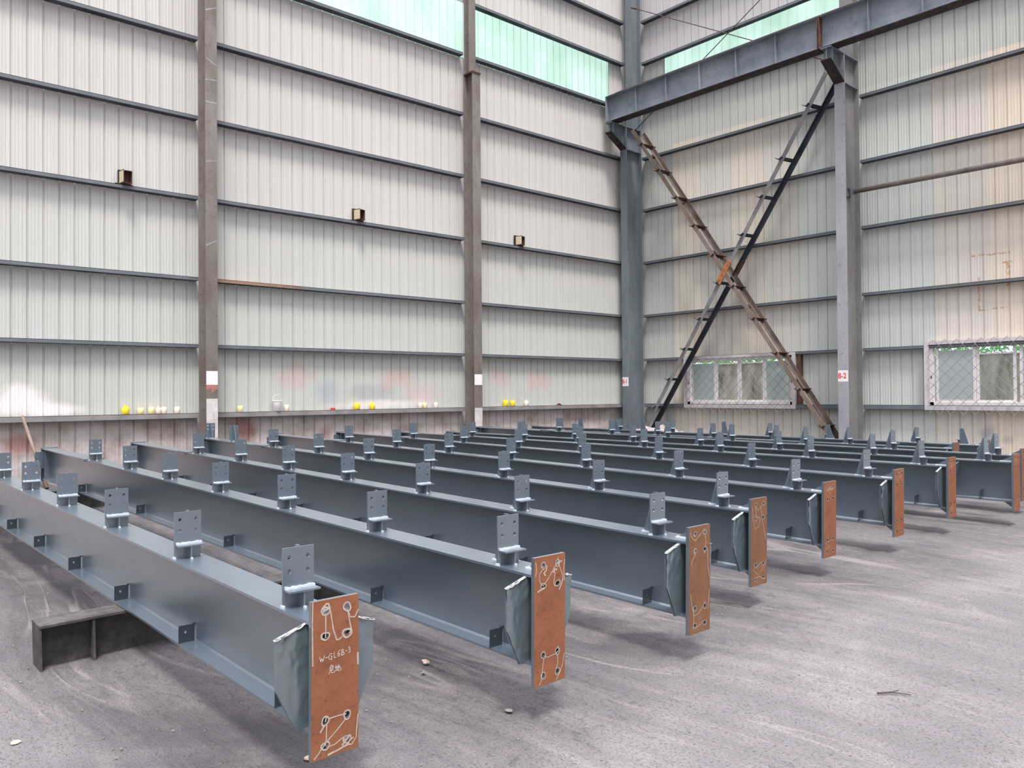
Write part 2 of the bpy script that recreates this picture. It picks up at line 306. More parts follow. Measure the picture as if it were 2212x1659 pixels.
# ------------------------------------------------------------------ mesh helpers
class MB:
    """collects shapes, then links them as one mesh object"""
    def __init__(s): s.bm = bmesh.new(); s.mi = 0
    def quad(s, pts):
        f = s.bm.faces.new([s.bm.verts.new(p) for p in pts]); f.material_index = s.mi; return f
    def box(s, x0, x1, y0, y1, z0, z1):
        v = [s.bm.verts.new(p) for p in ((x0,y0,z0),(x1,y0,z0),(x1,y1,z0),(x0,y1,z0),(x0,y0,z1),(x1,y0,z1),(x1,y1,z1),(x0,y1,z1))]
        for q in ((3,2,1,0),(4,5,6,7),(0,1,5,4),(1,2,6,5),(2,3,7,6),(3,0,4,7)):
            f = s.bm.faces.new([v[i] for i in q]); f.material_index = s.mi
    def prism(s, pts, vec):
        """pts: 3D loop, extruded by vec"""
        vec = Vector(vec); a = [s.bm.verts.new(p) for p in pts]; b = [s.bm.verts.new(Vector(p)+vec) for p in pts]
        fs = [s.bm.faces.new(a), s.bm.faces.new(list(reversed(b)))]
        n = len(a)
        for i in range(n): fs.append(s.bm.faces.new((a[i], b[i], b[(i+1) % n], a[(i+1) % n])))
        for f in fs: f.material_index = s.mi
    def bar(s, a, b, w, h, roll=Vector((0, 0, 1))):
        """rectangular bar from a to b; w across, h along roll direction"""
        a, b = Vector(a), Vector(b); d = (b-a).normalized()
        x = d.cross(Vector(roll)); x = x.normalized() if x.length > 1e-6 else Vector((1, 0, 0)); z = x.cross(d).normalized()
        p = [a+x*sx_*w/2+z*sz_*h/2 for sx_, sz_ in ((-1,-1),(1,-1),(1,1),(-1,1))]
        s.prism(p, b-a)
    def angle(s, a, b, leg, th, dir1, dir2):
        """L-section from a to b with legs along dir1 and dir2"""
        a, b = Vector(a), Vector(b); d1, d2 = Vector(dir1).normalized(), Vector(dir2).normalized()
        p = [a, a+d1*leg, a+d1*leg+d2*th, a+d1*th+d2*th, a+d1*th+d2*leg, a+d2*leg]
        s.prism(p, b-a)
    def tube(s, a, b, r, n=12, r2=None, caps=True):
        a, b = Vector(a), Vector(b); d = (b-a).normalized(); r2 = r if r2 is None else r2
        x = d.orthogonal().normalized(); y = d.cross(x)
        A = [s.bm.verts.new(a+(x*math.cos(i*2*PI/n)+y*math.sin(i*2*PI/n))*r) for i in range(n)]
        B = [s.bm.verts.new(b+(x*math.cos(i*2*PI/n)+y*math.sin(i*2*PI/n))*r2) for i in range(n)]
        for i in range(n):
            f = s.bm.faces.new((A[i], B[i], B[(i+1) % n], A[(i+1) % n])); f.smooth = True; f.material_index = s.mi
        if caps:
            s.bm.faces.new(A).material_index = s.mi; s.bm.faces.new(list(reversed(B))).material_index = s.mi
    def lathe(s, prof, n=20, c=(0, 0, 0)):
        rings = []
        for r, z in prof:
            rings.append([s.bm.verts.new((c[0]+r*math.cos(i*2*PI/n), c[1]+r*math.sin(i*2*PI/n), c[2]+z)) for i in range(n)])
        for a, b in zip(rings, rings[1:]):
            for i in range(n):
                f = s.bm.faces.new((a[i], a[(i+1) % n], b[(i+1) % n], b[i])); f.smooth = True; f.material_index = s.mi
        s.bm.faces.new(list(reversed(rings[0]))).material_index = s.mi; s.bm.faces.new(rings[-1]).material_index = s.mi
    def holed(s, outline, holes, th, o, ux, uz, n=16):
        """flat plate in the plane (o, ux, uz) with round holes cut through, thickness th along ux x uz"""
        o, ux, uz = Vector(o), Vector(ux), Vector(uz); nn = ux.cross(uz).normalized()
        b2 = bmesh.new(); E_ = []; loops = [list(outline)]
        for hx, hz, r in holes: loops.append([(hx+r*math.cos(i*2*PI/n), hz+r*math.sin(i*2*PI/n)) for i in range(n)])
        for lp in loops:
            vs = [b2.verts.new((p[0], p[1], 0)) for p in lp]
            for i in range(len(vs)): E_.append(b2.edges.new((vs[i], vs[(i+1) % len(vs)])))
        bmesh.ops.triangle_fill(b2, use_beauty=True, edges=E_)
        b2.verts.index_update()
        for off in (0, th):
            vm = {v: s.bm.verts.new(o+ux*v.co.x+uz*v.co.y+nn*off) for v in b2.verts}
            for f in b2.faces:
                nf = s.bm.faces.new([vm[v] for v in f.verts]); nf.material_index = s.mi
        for k, lp in enumerate(loops):
            m_ = len(lp)
            for i in range(m_):
                p, q = lp[i], lp[(i+1) % m_]
                P, Q = o+ux*p[0]+uz*p[1], o+ux*q[0]+uz*q[1]
                nf = s.quad([P, Q, Q+nn*th, P+nn*th])
                if k: nf.smooth = True
        b2.free()
    def mesh(s, name, mats, bevel=0.0):
        if bevel > 0:
            bmesh.ops.bevel(s.bm, geom=[e for e in s.bm.edges], offset=bevel, segments=1, affect='EDGES', clamp_overlap=True)
        bmesh.ops.recalc_face_normals(s.bm, faces=s.bm.faces)
        me = bpy.data.meshes.new(name); s.bm.to_mesh(me); s.bm.free()
        for m in (mats if isinstance(mats, (list, tuple)) else [mats]): me.materials.append(MATS[m])
        return me
def link(name, me, parent=None, loc=None, rot=None):
    o = bpy.data.objects.new(name, me); COL.objects.link(o)
    if parent: o.parent = parent
    if loc is not None: o.location = loc
    if rot is not None: o.rotation_euler = rot
    return o
def obj(name, mb, mats, parent=None, loc=None, rot=None, bevel=0.0):
    return link(name, mb.mesh(name, mats, bevel), parent, loc, rot)
def tag(o, label, cat, group=None, kind=None):
    if label: o['label'] = label
    if cat: o['category'] = cat
    if group: o['group'] = group
    if kind or cat: o['kind'] = kind or 'thing'
    return o
def thing(name, label, cat, loc=(0, 0, 0), rot=(0, 0, 0), group=None):
    o = bpy.data.objects.new(name, None); COL.objects.link(o); o.location = loc; o.rotation_euler = rot
    o.empty_display_size = 0.2
    return tag(o, label, cat, group)
def ribbon(mb, pts, w, o, ux, uz, off):
    """hand painted stroke lying on a plate"""
    o, ux, uz = Vector(o), Vector(ux), Vector(uz); nn = ux.cross(uz).normalized()
    P = [Vector((p[0], p[1])) for p in pts]
    left, right = [], []
    for i, p in enumerate(P):
        d = (P[min(i+1, len(P)-1)]-P[max(i-1, 0)])
        d = d.normalized() if d.length > 1e-9 else Vector((1, 0)); n = Vector((-d.y, d.x))
        left.append(p+n*w/2); right.append(p-n*w/2)
    tr = lambda q: o+ux*q.x+uz*q.y+nn*off
    for i in range(len(P)-1):
        mb.quad([tr(left[i]), tr(left[i+1]), tr(right[i+1]), tr(right[i])])

def floor_z(x, y): return 0.012*(x-CAM.x)+0.0125*(y-CAM.y)

# ------------------------------------------------------------------ the setting: floor and walls
def build_floor():
    mb = MB(); bm = mb.bm
    def axis(lo, hi, f0, f1, fine, coarse):
        a = []; x = lo
        while x < hi-1e-6:
            a.append(x); x += fine if f0 <= x < f1 else coarse
        a.append(hi); return a
    xs = axis(-60, 8, -20, 0.4, 0.16, 2.0); ys = axis(-60, 6, -15.5, 0.4, 0.16, 2.0)
    def hz(x, y):
        h = floor_z(x, y)
        if -20 < x < 1 and -16 < y < 1:
            n1 = noise.noise(Vector((x*1.4+5, y*0.35, 0)))*0.016 + noise.noise(Vector((x*5, y*1.6, 3)))*0.006
            h += n1 - 0.006
        return h
    grid = [[bm.verts.new((x, y, hz(x, y))) for y in ys] for x in xs]
    for i in range(len(xs)-1):
        for j in range(len(ys)-1):
            f = bm.faces.new((grid[i][j], grid[i+1][j], grid[i+1][j+1], grid[i][j+1])); f.smooth = True
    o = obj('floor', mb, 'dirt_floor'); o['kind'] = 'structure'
build_floor()

PW = 0.15   # wall sheets sit this far behind the front of the girts
def sheet(name, ax, u_lo, u_hi, seam0, pitch, z_lo, z_hi, openings, mats):
    """ribbed steel sheeting; a narrow standing rib every pitch and three shallow flutes between"""
    mb = MB(); mb.mi = 0
    prof = []      # (u, depth)
    k = math.floor((u_lo-seam0)/pitch)
    while seam0+k*pitch < u_hi+pitch:
        s = seam0+k*pitch
        prof += [(s-0.019, 0), (s-0.009, 0.024), (s+0.009, 0.024), (s+0.019, 0)]
        for q in (0.27, 0.5, 0.73):
            c = s+pitch*q; prof += [(c-0.012, 0), (c-0.006, 0.0035), (c+0.006, 0.0035), (c+0.012, 0)]
        k += 1
    prof = [p for p in prof if u_lo < p[0] < u_hi]
    us = sorted(set([u_lo, u_hi]+[e for o in openings for e in o[:2] if u_lo < e < u_hi]))
    def dep(u):
        for (a, da), (b, db) in zip(prof, prof[1:]):
            if a <= u <= b: return da+(db-da)*(u-a)/max(b-a, 1e-9)
        return 0
    prof = sorted(prof+[(u, dep(u)) for u in us])
    P = lambda u, d, z: (u, PW+d, z) if ax == 0 else (PW+d, u, z)
    for (a, da), (b, db) in zip(prof, prof[1:]):
        mid = (a+b)/2; segs = [(z_lo, z_hi)]
        for (o0, o1, q0, q1) in openings:
            if o0 < mid < o1:
                ns = []
                for s0, s1 in segs:
                    if q0 > s0: ns.append((s0, min(q0, s1)))
                    if q1 < s1: ns.append((max(q1, s0), s1))
                segs = [x for x in ns if x[1]-x[0] > 1e-4]
        for s0, s1 in segs: mb.quad([P(a, da, s0), P(b, db, s0), P(b, db, s1), P(a, da, s1)])
    me = mb.mesh(name, mats); o = link(name, me); o['kind'] = 'structure'; return o
GZ = {1: 1.244, 2: 2.525, 3: 3.763, 4: 5.263, 5: 6.751, 6: 8.225, 7: 9.651, 8: 10.934, 9: 12.12}
TOP = 15.5
BL = (-26, -0.86); BR = (-20, -1.05)   # extents of the fibreglass bands
WIN1 = (-4.95, -1.80, 1.25, 2.50); WIN2 = (-11.4, -7.92, 1.25, 2.55)
sheet('wall_left', 0, -26, PW, -15.293, 0.2325, -0.3, TOP, [(BL[0]-1, BL[1], GZ[7]-.02, GZ[8]+.02)], 'sheet_left')
sheet('wall_right', 1, -22, PW, -6.656, 0.2355, -0.3, TOP, [(BR[0], BR[1], GZ[7]-.02, GZ[8]+.02), WIN1, WIN2], 'sheet_right')
sheet('window_3', 0, BL[0], BL[1]+.02, -15.293, 0.2325, GZ[7]-.05, GZ[8]+.05, [], 'fibreglass')
sheet('window_4', 1, BR[0], BR[1]+.02, -6.656, 0.2355, GZ[7]-.05, GZ[8]+.05, [], 'fibreglass')

# the rest of the hall behind the camera
for nm, a in (('wall_back', (-46, 8, -30.1, -30, -1.2, TOP)), ('wall_far', (-46.1, -46, -30, 3, -1.2, TOP))):
    mb = MB(); mb.box(*a); o = obj(nm, mb, 'sheet_left'); o['kind'] = 'structure'

# ------------------------------------------------------------------ wall girts (channel rails)
ORD = {1: 'lowest', 2: 'second', 3: 'third', 4: 'fourth', 5: 'fifth', 6: 'sixth', 7: 'seventh', 8: 'eighth', 9: 'ninth'}
def girt(ax, u0, u1, lev, place, mat='girt_grey'):
    z = GZ[lev]; h = 0.064 if lev > 1 else 0.095
    mb = MB()
    # C-channel lying on its back: web on top, lips hanging at the front and the back
    def bx(d0, d1, z0, z1):
        if ax == 0: mb.box(u0, u1, d0, d1, z0, z1)
        else: mb.box(d0, d1, u0, u1, z0, z1)
    bx(0, PW-.004, z+h/2-.007, z+h/2); bx(0, .006, z-h/2+.005, z+h/2); bx(PW-.012, PW-.004, z-h/2, z+h/2)
    mb.mi = 1; bx(0.001, PW-.004, z-h/2-.001, z-h/2+.006)  # plate closing the bottom, coloured dark to paint in the underside shade
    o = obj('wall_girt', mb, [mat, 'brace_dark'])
    nm = ORD[lev]+(' rail up' if lev > 1 else ' one')
    tag(o, f'{place}, {nm}', 'wall rail', 'horizontal rails on the sheet walls')
    return o
X1, X2 = -12.25, -6.0
for lev in range(1, 10):
    girt(0, -26, -12.345, lev, 'steel rail left of the wide brown post', 'girt_dusty' if lev == 1 else 'girt_grey') if lev < 7 else None
    if lev < 8: girt(0, -12.12, -6.13, lev, 'steel rail between the two brown posts', 'girt_dusty' if lev == 1 else 'girt_part_rust' if lev == 3 else 'girt_grey')
    girt(0, -5.88, -0.33, lev, 'steel rail between brown post and corner column', 'girt_dusty' if lev == 1 else 'girt_grey')
for lev in range(1, 10):
    if lev in (1, 2):
        pass
    girt(1, -6.34, -0.33, lev, 'steel rail behind the cross bracing')
    if lev < 8:
        girt(1, -13.5, -6.59, lev, 'steel rail right of the lilac-grey column')

# ------------------------------------------------------------------ columns
def hsec(mb, ax, u, w, d0, d1, z0, z1, tf=0.02, tw=0.012):
    """H column: flanges parallel to the wall at depth d0 (front, negative) and d1 (rear)"""
    def bx(a0, a1, e0, e1):
        if ax == 0: mb.box(a0, a1, e0, e1, z0, z1)
        else: mb.box(e0, e1, a0, a1, z0, z1)
    bx(u-w/2, u+w/2, d0, d0+tf); bx(u-w/2, u+w/2, d1-tf, d1); bx(u-tw/2, u+tw/2, d0+tf, d1-tf)
def txt(body, size, mat, parent, loc, rot, ext=0.0012, squeeze=1.0):
    c = bpy.data.curves.new('lettering', 'FONT'); c.body = body; c.size = size; c.extrude = ext; c.align_x = 'CENTER'; c.align_y = 'CENTER'
    c.offset = size*0.02
    tmp = bpy.data.objects.new('tmp', c); COL.objects.link(tmp)
    dg = bpy.context.evaluated_depsgraph_get(); dg.update()
    me = bpy.data.meshes.new_from_object(tmp.evaluated_get(dg)); bpy.data.objects.remove(tmp)
    me.materials.clear(); me.materials.append(MATS[mat]); me.name = 'lettering'
    for v in me.vertices: v.co.x *= squeeze
    return link('lettering', me, parent, loc, rot)

def left_col(u, w, label, mat, low_d, step, sign_z, smear):
    fz = floor_z(u, 0)
    t = thing('steel_column', label, 'column', (u, 0, fz))
    mb = MB(); hsec(mb, 0, 0, w, -low_d, -.002, 0, step-fz); obj('lower_shaft', mb, mat, t)
    mb = MB(); hsec(mb, 0, -0.01, w*.82, -low_d*.62, -.002, step-fz, TOP-fz); obj('upper_shaft', mb, mat, t)
    mb = MB(); mb.box(-w/2-.01, w/2+.01, -low_d-.02, 0, step-fz-.01, step-fz+.02)
    obj('cap_plate', mb, 'dark_rust', t)
    mb = MB(); mb.box(-w/2-.05, w/2+.05, -low_d-.05, 0, 0, .03); obj('base_plate', mb, mat, t)
    mb = MB(); mb.box(-w/2+.003, w/2-.003, -low_d-.0015, -low_d, sign_z-.125-fz, sign_z+.125-fz)
    o = obj('painted_panel', mb, 'sign_white', t); o['label'] = 'white painted rectangle'
    if smear:
        mb = MB()
        rr = random.Random(4); n = 14
        top = [(-w/2+.003+(w-.006)*i/n, sign_z-.135-fz) for i in range(n+1)]
        for i in range(n):
            l0 = .06+.08*rr.random(); a, b = top[i][0], top[i+1][0]
            mb.box(a, b, -low_d-.001, -low_d, top[i][1]-l0, top[i][1]+.01)
        o = obj('paint_smear', mb, 'smear_red', t); o['label'] = 'dull red paint run'
    if smear:
        for z_, dz in ((8.62, .10), (7.35, .03), (6.95, .0), (5.85, .05), (4.32, .12), (9.3, -.08), (7.75, -.1)):
            mb = MB(); y_ = -low_d-.0009; a, b = z_-fz, z_+dz-fz
            mb.quad([(-w/2+.006, y_, a), (w/2-.006, y_, b), (w/2-.006, y_, b+.02), (-w/2+.006, y_, a+.032)])
            o = obj('scuff_mark', mb, 'scuff', t); o['label'] = 'pale scuff across the post'
    # scuffed pale bands
    mb = MB()
    for zz, hh in ((.35, .95),) if smear else ((.25, .7),):
        mb.box(-w/2+.004, w/2-.004, -low_d-.001, -low_d, zz, zz+hh)
    o = obj('whitewash', mb, 'whitewash', t); o['label'] = 'pale whitewashed foot'
    return t
mat_rust('scuff', (0.22, 0.20, 0.19), (0.30, 0.28, 0.27), (0.36, 0.34, 0.33), 9)
mat_rust('smear_red', (0.32, 0.12, 0.10), (0.40, 0.17, 0.14), (0.36, 0.22, 0.19), 14)
mat_rust('whitewash', (0.36, 0.30, 0.29), (0.58, 0.52, 0.52), (0.70, 0.66, 0.66), 3.0)
left_col(-12.233, .215, 'wide brown steel post on left wall, bare white square above red smear', 'column_brown', .35, 16.0, 1.93, True)
left_col(-6.003, .235, 'brown steel post between left post and corner, stepping narrower near the skylight band', 'column_brown', .33, 9.13, 1.935, False)

def right_col(u, w, low_d, step, label, mats, sign, sz, reach):
    fz = floor_z(0, u)
    t = thing('steel_column', label, 'column', (0, u, fz))
    mb = MB(); mb.mi = 1
    z1 = step-fz
    mb.box(-low_d, -low_d+.02, -w/2, w/2, 0, z1); mb.mi = 0
    mb.box(-.022, -.002, -w/2, w/2, 0, z1); mb.box(-low_d+.02, -.022, -.006, .006, 0, z1)
    obj('lower_shaft', mb, [mats[0], mats[1]], t)
    mb = MB(); ud = .40
    mb.box(-ud, -ud+.018, -w/2, w/2, z1, TOP-fz); mb.box(-.022, -.002, -w/2, w/2, z1, TOP-fz); mb.box(-ud+.018, -.022, -.006, .006, z1, TOP-fz)
    obj('upper_shaft', mb, mats[0], t)
    # bracket carrying the crane girder
    mb = MB(); c = Vector
    zt, zb, ze = z1, z1-.62, z1-.26
    mb.box(-reach, -.02, -w/2, w/2, zt-.018, zt)                                     # top plate
    mb.mi = 1; mb.prism([(-low_d, -w/2, zb), (-reach, -w/2, ze), (-reach, -w/2, ze-.018), (-low_d, -w/2, zb-.018)], (0, w, 0)); mb.mi = 0   # sloping bottom plate
    mb.prism([(-low_d, -.006, zb), (-low_d, -.006, zt-.018), (-reach+.02, -.006, zt-.018), (-reach+.02, -.006, ze)], (0, .012, 0))  # web
    mb.box(-reach+.12, -reach+.132, -w/2+.01, w/2-.01, ze-.03, zt-.018)
    mb.box(-low_d+.02, -.022, -w/2+.01, w/2-.01, zb-.03, zb-.01)                      # diaphragms in the shaft
    obj('bracket', mb, ['column_blue', 'flange_shade'], t)
    mb = MB(); mb.box(-low_d-.05, 0, -w/2-.05, w/2+.05, 0, .03); obj('base_plate', mb, mats[0], t)
    mb = MB(); mb.box(-low_d-.0015, -low_d, -w/2+.003, w/2-.003, sz-.125-fz, sz+.125-fz)
    o = obj('number_sign', mb, 'sign_white', t); o['label'] = 'white painted rectangle lettered '+sign
    txt(sign, .165, 'sign_red', o, (-low_d-.003, .018, sz-fz), (PI/2, 0, -PI/2), 0.0006, .86)
    return t
right_col(-.205, .225, .65, 9.03, 'blue-grey corner column with the number ending in 1', ('column_blue', 'column_blue'), '8-1', 1.912, 1.27)
right_col(-6.463, .235, .67, 9.03, 'lilac-grey column on the right wall with the number ending in 2', ('column_grey', 'column_lilac'), '8-2', 1.935, 1.27)

# ------------------------------------------------------------------ crane runway girder with rail
def crane():
    segs = [('left', -.09, -6.27, 'blue-grey crane runway girder from the corner column to the next'),
            ('right', -6.29, -14.0, 'blue-grey crane runway girder running out of the frame, top right')]
    for side, y0, y1, lab in segs:
        x, zb, zt, fw_ = -1.1, 9.05, 9.765, .30
        t = thing('crane_girder', lab, 'girder', (x, y0, zb))
        n = y1-y0
        mb = MB(); mb.box(-fw_/2, fw_/2, n, 0, 0, .018); mb.box(-fw_/2, fw_/2, n, 0, zt-zb-.018, zt-zb); mb.box(-.005, .005, n, 0, .018, zt-zb-.018)
        mb.mi = 1; mb.box(-fw_/2-.001, fw_/2+.001, n, 0, -.006, .010); mb.box(-fw_/2-.001, fw_/2+.001, n, 0, zt-zb-.012, zt-zb+.001); obj('i_section', mb, ['crane_paint', 'flange_shade'], t)  # bottom flange skin darkened as painted shade, same colour on the top flange
        ys = [-1.12, -2.12, -3.15, -4.19, -5.23] if side == 'left' else [-7.36, -8.44, -9.60, -10.6, -11.6, -12.6]
        for y in ys:
            mb = MB(); mb.box(-fw_/2+.03, -.005, y-y0-.005, y-y0+.005, .018, zt-zb-.018); mb.box(.005, fw_/2-.03, y-y0-.005, y-y0+.005, .018, zt-zb-.018)
            obj('stiffener', mb, 'crane_paint', t)
        for k, y in enumerate((y0-.008, y1+.008)):
            mb = MB(); mb.box(-fw_/2-.005, fw_/2+.005, y-y0-.008, y-y0+.008, -.01, zt-zb)
            o = obj('end_plate', mb, 'dark_rust' if (side == 'left') == (k == 1) or side == 'right' and k == 0 else 'crane_paint', t)
        # rail sitting on the top flange, one per girder
        r0 = -.35 if side == 'left' else y0
        t2 = thing('crane_rail', 'rusty crane rail on top of the girder beside the corner' if side == 'left' else 'rusty crane rail on top of the right-hand girder', 'rail', (x, y0, zt+.002))
        mb = MB(); mb.box(-.045, .045, n, r0-y0, 0, .012); mb.box(-.008, .008, n, r0-y0, .012, .05); mb.box(-.025, .025, n, r0-y0, .05, .075)
        obj('rail_section', mb, 'brace_brown', t2)
crane()

# ------------------------------------------------------------------ cross bracing of two laced ladder struts
def brace(label, front, rear, cols, rungs, rungmat):
    a, b = Vector(front[0]), Vector(front[1]); c, d = Vector(rear[0]), Vector(rear[1])
    t = thing('ladder_brace', label, 'brace', b)
    o = b
    dr = (b-a).normalized(); side = Vector((-1, 0, 0)); perp = dr.cross(side).normalized()
    mb = MB(); mb.angle(a-o, b-o, .105, .01, (-perp), (1, 0, 0)); obj('front_chord', mb, cols[0], t)
    mb = MB(); mb.angle(c-o, d-o, .10, .01, (-perp), (-1, 0, 0)); obj('rear_chord', mb, cols[1], t)
    for z in rungs:
        f = (z-a.z)/(b.z-a.z); p = a.lerp(b, f); f2 = (z-c.z)/(d.z-c.z); q = c.lerp(d, f2)
        mb = MB(); e = Vector((.05, 0, 0))
        mb.angle(p-o-e*1.2, q-o+e*1.8, .105, .010, (0, -.7, .5), (0, .7, .5)); obj('rung', mb, rungmat, t)
    return t
Af, Ab = (-.6, -.44, 8.86), (-.6, -6.25, .28)
Ar, Arb = (-.15, -.48, 8.84), (-.15, -6.22, .28)
brA = brace('brown laced brace slanting down right from the corner column', (Af, Ab), (Ar, Arb), ('brace_brown', 'brace_umber'),
      [8.36, 7.53, 6.69, 5.86, 5.02, 4.17, 3.33, 2.47, 1.61, .77], 'dark_rust')
Bf, Bb = (-.56, -6.06, 8.80), (-.56, -.55, .30)
Br, Brb = (-.11, -6.09, 8.62), (-.11, -.50, .30)
brB = brace('grey laced brace slanting down left from the right column', (Bf, Bb), (Br, Brb), ('brace_grey', 'brace_dark'),
      [8.12, 7.05, 6.25, 5.42, 4.32, 3.45, 2.70, 1.92, 1.18], 'brace_dark')
def splice(parent_o, o0, a, b, zc, ln, mat, lab=None):
    a, b = Vector(a), Vector(b); d = (b-a).normalized(); f = (zc-a.z)/(b.z-a.z); p = a.lerp(b, f)-o0
    perp = d.cross(Vector((-1, 0, 0))).normalized()
    mb = MB(); mb.bar(p-perp*.05-d*ln/2+Vector((-.03, 0, 0)), p-perp*.05+d*ln/2+Vector((-.03, 0, 0)), .03, .14, perp)
    for k in (-.32, -.12, .12, .32): mb.tube(p-perp*.05+d*ln*k+Vector((-.06, 0, 0)), p-perp*.05+d*ln*k+Vector((-.035, 0, 0)), .014, 6)
    o = obj('splice_plate', mb, mat, parent_o)
    if lab: o['label'] = lab
splice(brB, Vector(Bb), Bf, Bb, 4.62, .62, 'bright_rust', 'orange rusted joint plate')
splice(brB, Vector(Bb), Br, Brb, 4.72, .5, 'dark_rust')

# pipe strut and thin tie rods on the right wall
t = thing('pipe_strut', 'rusty round pipe running right from the grey column', 'pipe', (-.35, -6.48, 6.02))
mb = MB(); mb.tube((0, -.14, 0), (0, -7.2, -.06), .054, 18); obj('pipe', mb, 'pipe_rust', t)
mb = MB(); mb.box(-.012, .012, -.2, -.02, -.07, .07); mb.box(-.10, .10, -.02, 0.004, -.10, .10); obj('bracket', mb, 'column_blue', t)
mb = MB(); mb.box(-.07, .07, -.03, -.02, .02, .085); mb.box(-.03, -.01, -.05, -.03, -.13, .05); obj('rust_tab', mb, 'dark_rust', t)
for (a, b, lab) in [((-.38, -.30, 12.44), (-.38, -6.3, 8.95), 'thin rusty tie rod sloping down right above the girder'),
                    ((-.33, -6.3, 12.25), (-.33, -.35, 8.95), 'thin rusty tie rod sloping down left above the girder')]:
    t = thing('tie_rod', lab, 'rod', a); mb = MB(); mb.tube((0, 0, 0), Vector(b)-Vector(a), .011, 8); obj('rod', mb, 'dark_rust', t)
    mb = MB(); mb.tube(Vector((0, 0, 0)), (Vector(b)-Vector(a)).normalized()*.22, .022, 8); obj('turnbuckle', mb, 'dark_rust', t)
t = thing('hanging_hook', 'small dark hooked bar under the girder end at the corner column', 'hook', (-.72, -.18, 9.02))
mb = MB(); mb.bar((0, 0, 0), (-.25, .12, -.26), .022, .022); mb.bar((-.25, .12, -.26), (-.25, .12, -.36), .022, .022); obj('hook_bar', mb, 'dark_rust', t)
t = thing('beam_clamp', 'rusty bolt clamp on the upper part of the right column', 'clamp', (-.3, -6.49, 9.5))
mb = MB(); mb.box(-.03, .03, -.10, -.0, -.10, .08); mb.tube((0, -.1, .0), (.14, -.14, .0), .02, 8); obj('clamp_body', mb, 'bright_rust', t)

# ------------------------------------------------------------------ stub brackets on the left wall
def stub(x, lab, ang, pale):
    t = thing('wall_stub', lab, 'bracket', (x, 0.035, GZ[4]+.0375), group='rusty box stubs on the left wall'); t.scale = (.74, .74, .9)
    mb = MB(); mb.box(-.13, .13, .09, .125, 0, .30); o = obj('backing_board', mb, 'dark_void', t)
    mb = MB(); mb.box(-.22, .16, -.05, .12, 0, .012); obj('foot_plate', mb, 'dark_rust', t)
    c, s_ = math.cos(ang), math.sin(ang)
    def R_(p): return (p[0]*c-p[1]*s_, p[0]*s_+p[1]*c, p[2])
    mb = MB()
    def pr(x0, x1, y0, y1, z0, z1): mb.prism([R_((x0, y0, z0)), R_((x1, y0, z0)), R_((x1, y1, z0)), R_((x0, y1, z0))], (0, 0, z1-z0))
    pr(-.10, -.088, -.17, .09, .02, .27); pr(.088, .10, -.17, .09, .02, .25); pr(-.10, .10, -.17, .09, .012, .024); pr(-.06, .10, -.17, .09, .245, .257)
    pr(-.09, .09, -.02, .0, .024, .245)
    obj('box_stub', mb, 'dark_rust', t)
    mb = MB(); pr(-.106, -.1005, -.16, .06, .03, .25); o = obj('face_board', mb, 'wood_pale', t); o['label'] = 'pale bare wood side'
    return t
stub(-13.60, 'leftmost of the three rusty box stubs on the left wall', .12, 1)
stub(-8.96, 'middle of the three rusty box stubs, on the left wall', .30, 1)
stub(-4.37, 'rightmost of three rusty box stubs, nearest the corner', .30, 1)

# ------------------------------------------------------------------ windows with sashes and chain link guards
def window(name, y0, y1, z0, z1, panes, post):
    t = bpy.data.objects.new(name, None); COL.objects.link(t); t.location = (.03, (y0+y1)/2, z0); t['kind'] = 'structure'
    cy, cz = (y0+y1)/2, z0; a, b, h = y0-cy, y1-cy, z1-cz
    mb = MB(); w = .075
    mb.box(-.05, .10, a-.09, a, -.09, h+.07); mb.box(-.05, .10, b, b+.09, -.09, h+.07)
    mb.box(-.05, .10, a, b, h, h+.07); mb.box(-.05, .10, a, b, -.09, 0)
    obj('surround', mb, 'frame_lilac', t)
    mb = MB(); mb.box(.0, .09, a, b, 0, w); mb.box(.0, .09, a, b, h-w*.6, h); mb.box(.0, .09, a, a+w, 0, h); mb.box(.0, .09, b-w, b, 0, h)
    obj('frame', mb, 'frame_white', t)
    for p0, p1, fr in panes:
        q0, q1 = p0-cy, p1-cy; dx = .02 if fr else .045
        mb = MB(); s_ = .05
        mb.box(dx, dx+.03, q0-s_, q0, w, h-.05); mb.box(dx, dx+.03, q1, q1+s_, w, h-.05)
        mb.box(dx, dx+.03, q0, q1, w, w+.045); mb.box(dx, dx+.03, q0, q1, h-.085, h-.05)
        obj('sash', mb, 'frame_white', t)
        mb = MB()
        mb.box(dx+.01, dx+.016, q0, q1, w+.045, h-.085 if not fr else h-.13)
        obj('pane', mb, 'glass_frosted' if fr else 'glass_clear', t)
        if fr:
            mb = MB(); mb.box(dx+.01, dx+.016, q0, q1, h-.13, h-.085); obj('pane', mb, 'glass_clear', t)
    mb = MB(); mb.box(-.012, 0, a+.03, a+.045, h*.45, h*.45+.06); mb.box(-.012, 0, b-.045, b-.03, h*.45, h*.45+.06); obj('latch', mb, 'dark_void', t)
    return t
window('window_1', -4.87, -1.80, 1.28, 2.48, [(-2.62, -1.97, True), (-3.31, -2.72, False), (-4.03, -3.42, False), (-4.80, -4.15, True)], 0)
window('window_2', -11.3, -8.00, 1.28, 2.56, [(-8.83, -8.17, True), (-9.55, -8.94, False), (-10.4, -9.72, True), (-11.15, -10.5, True)], 0)
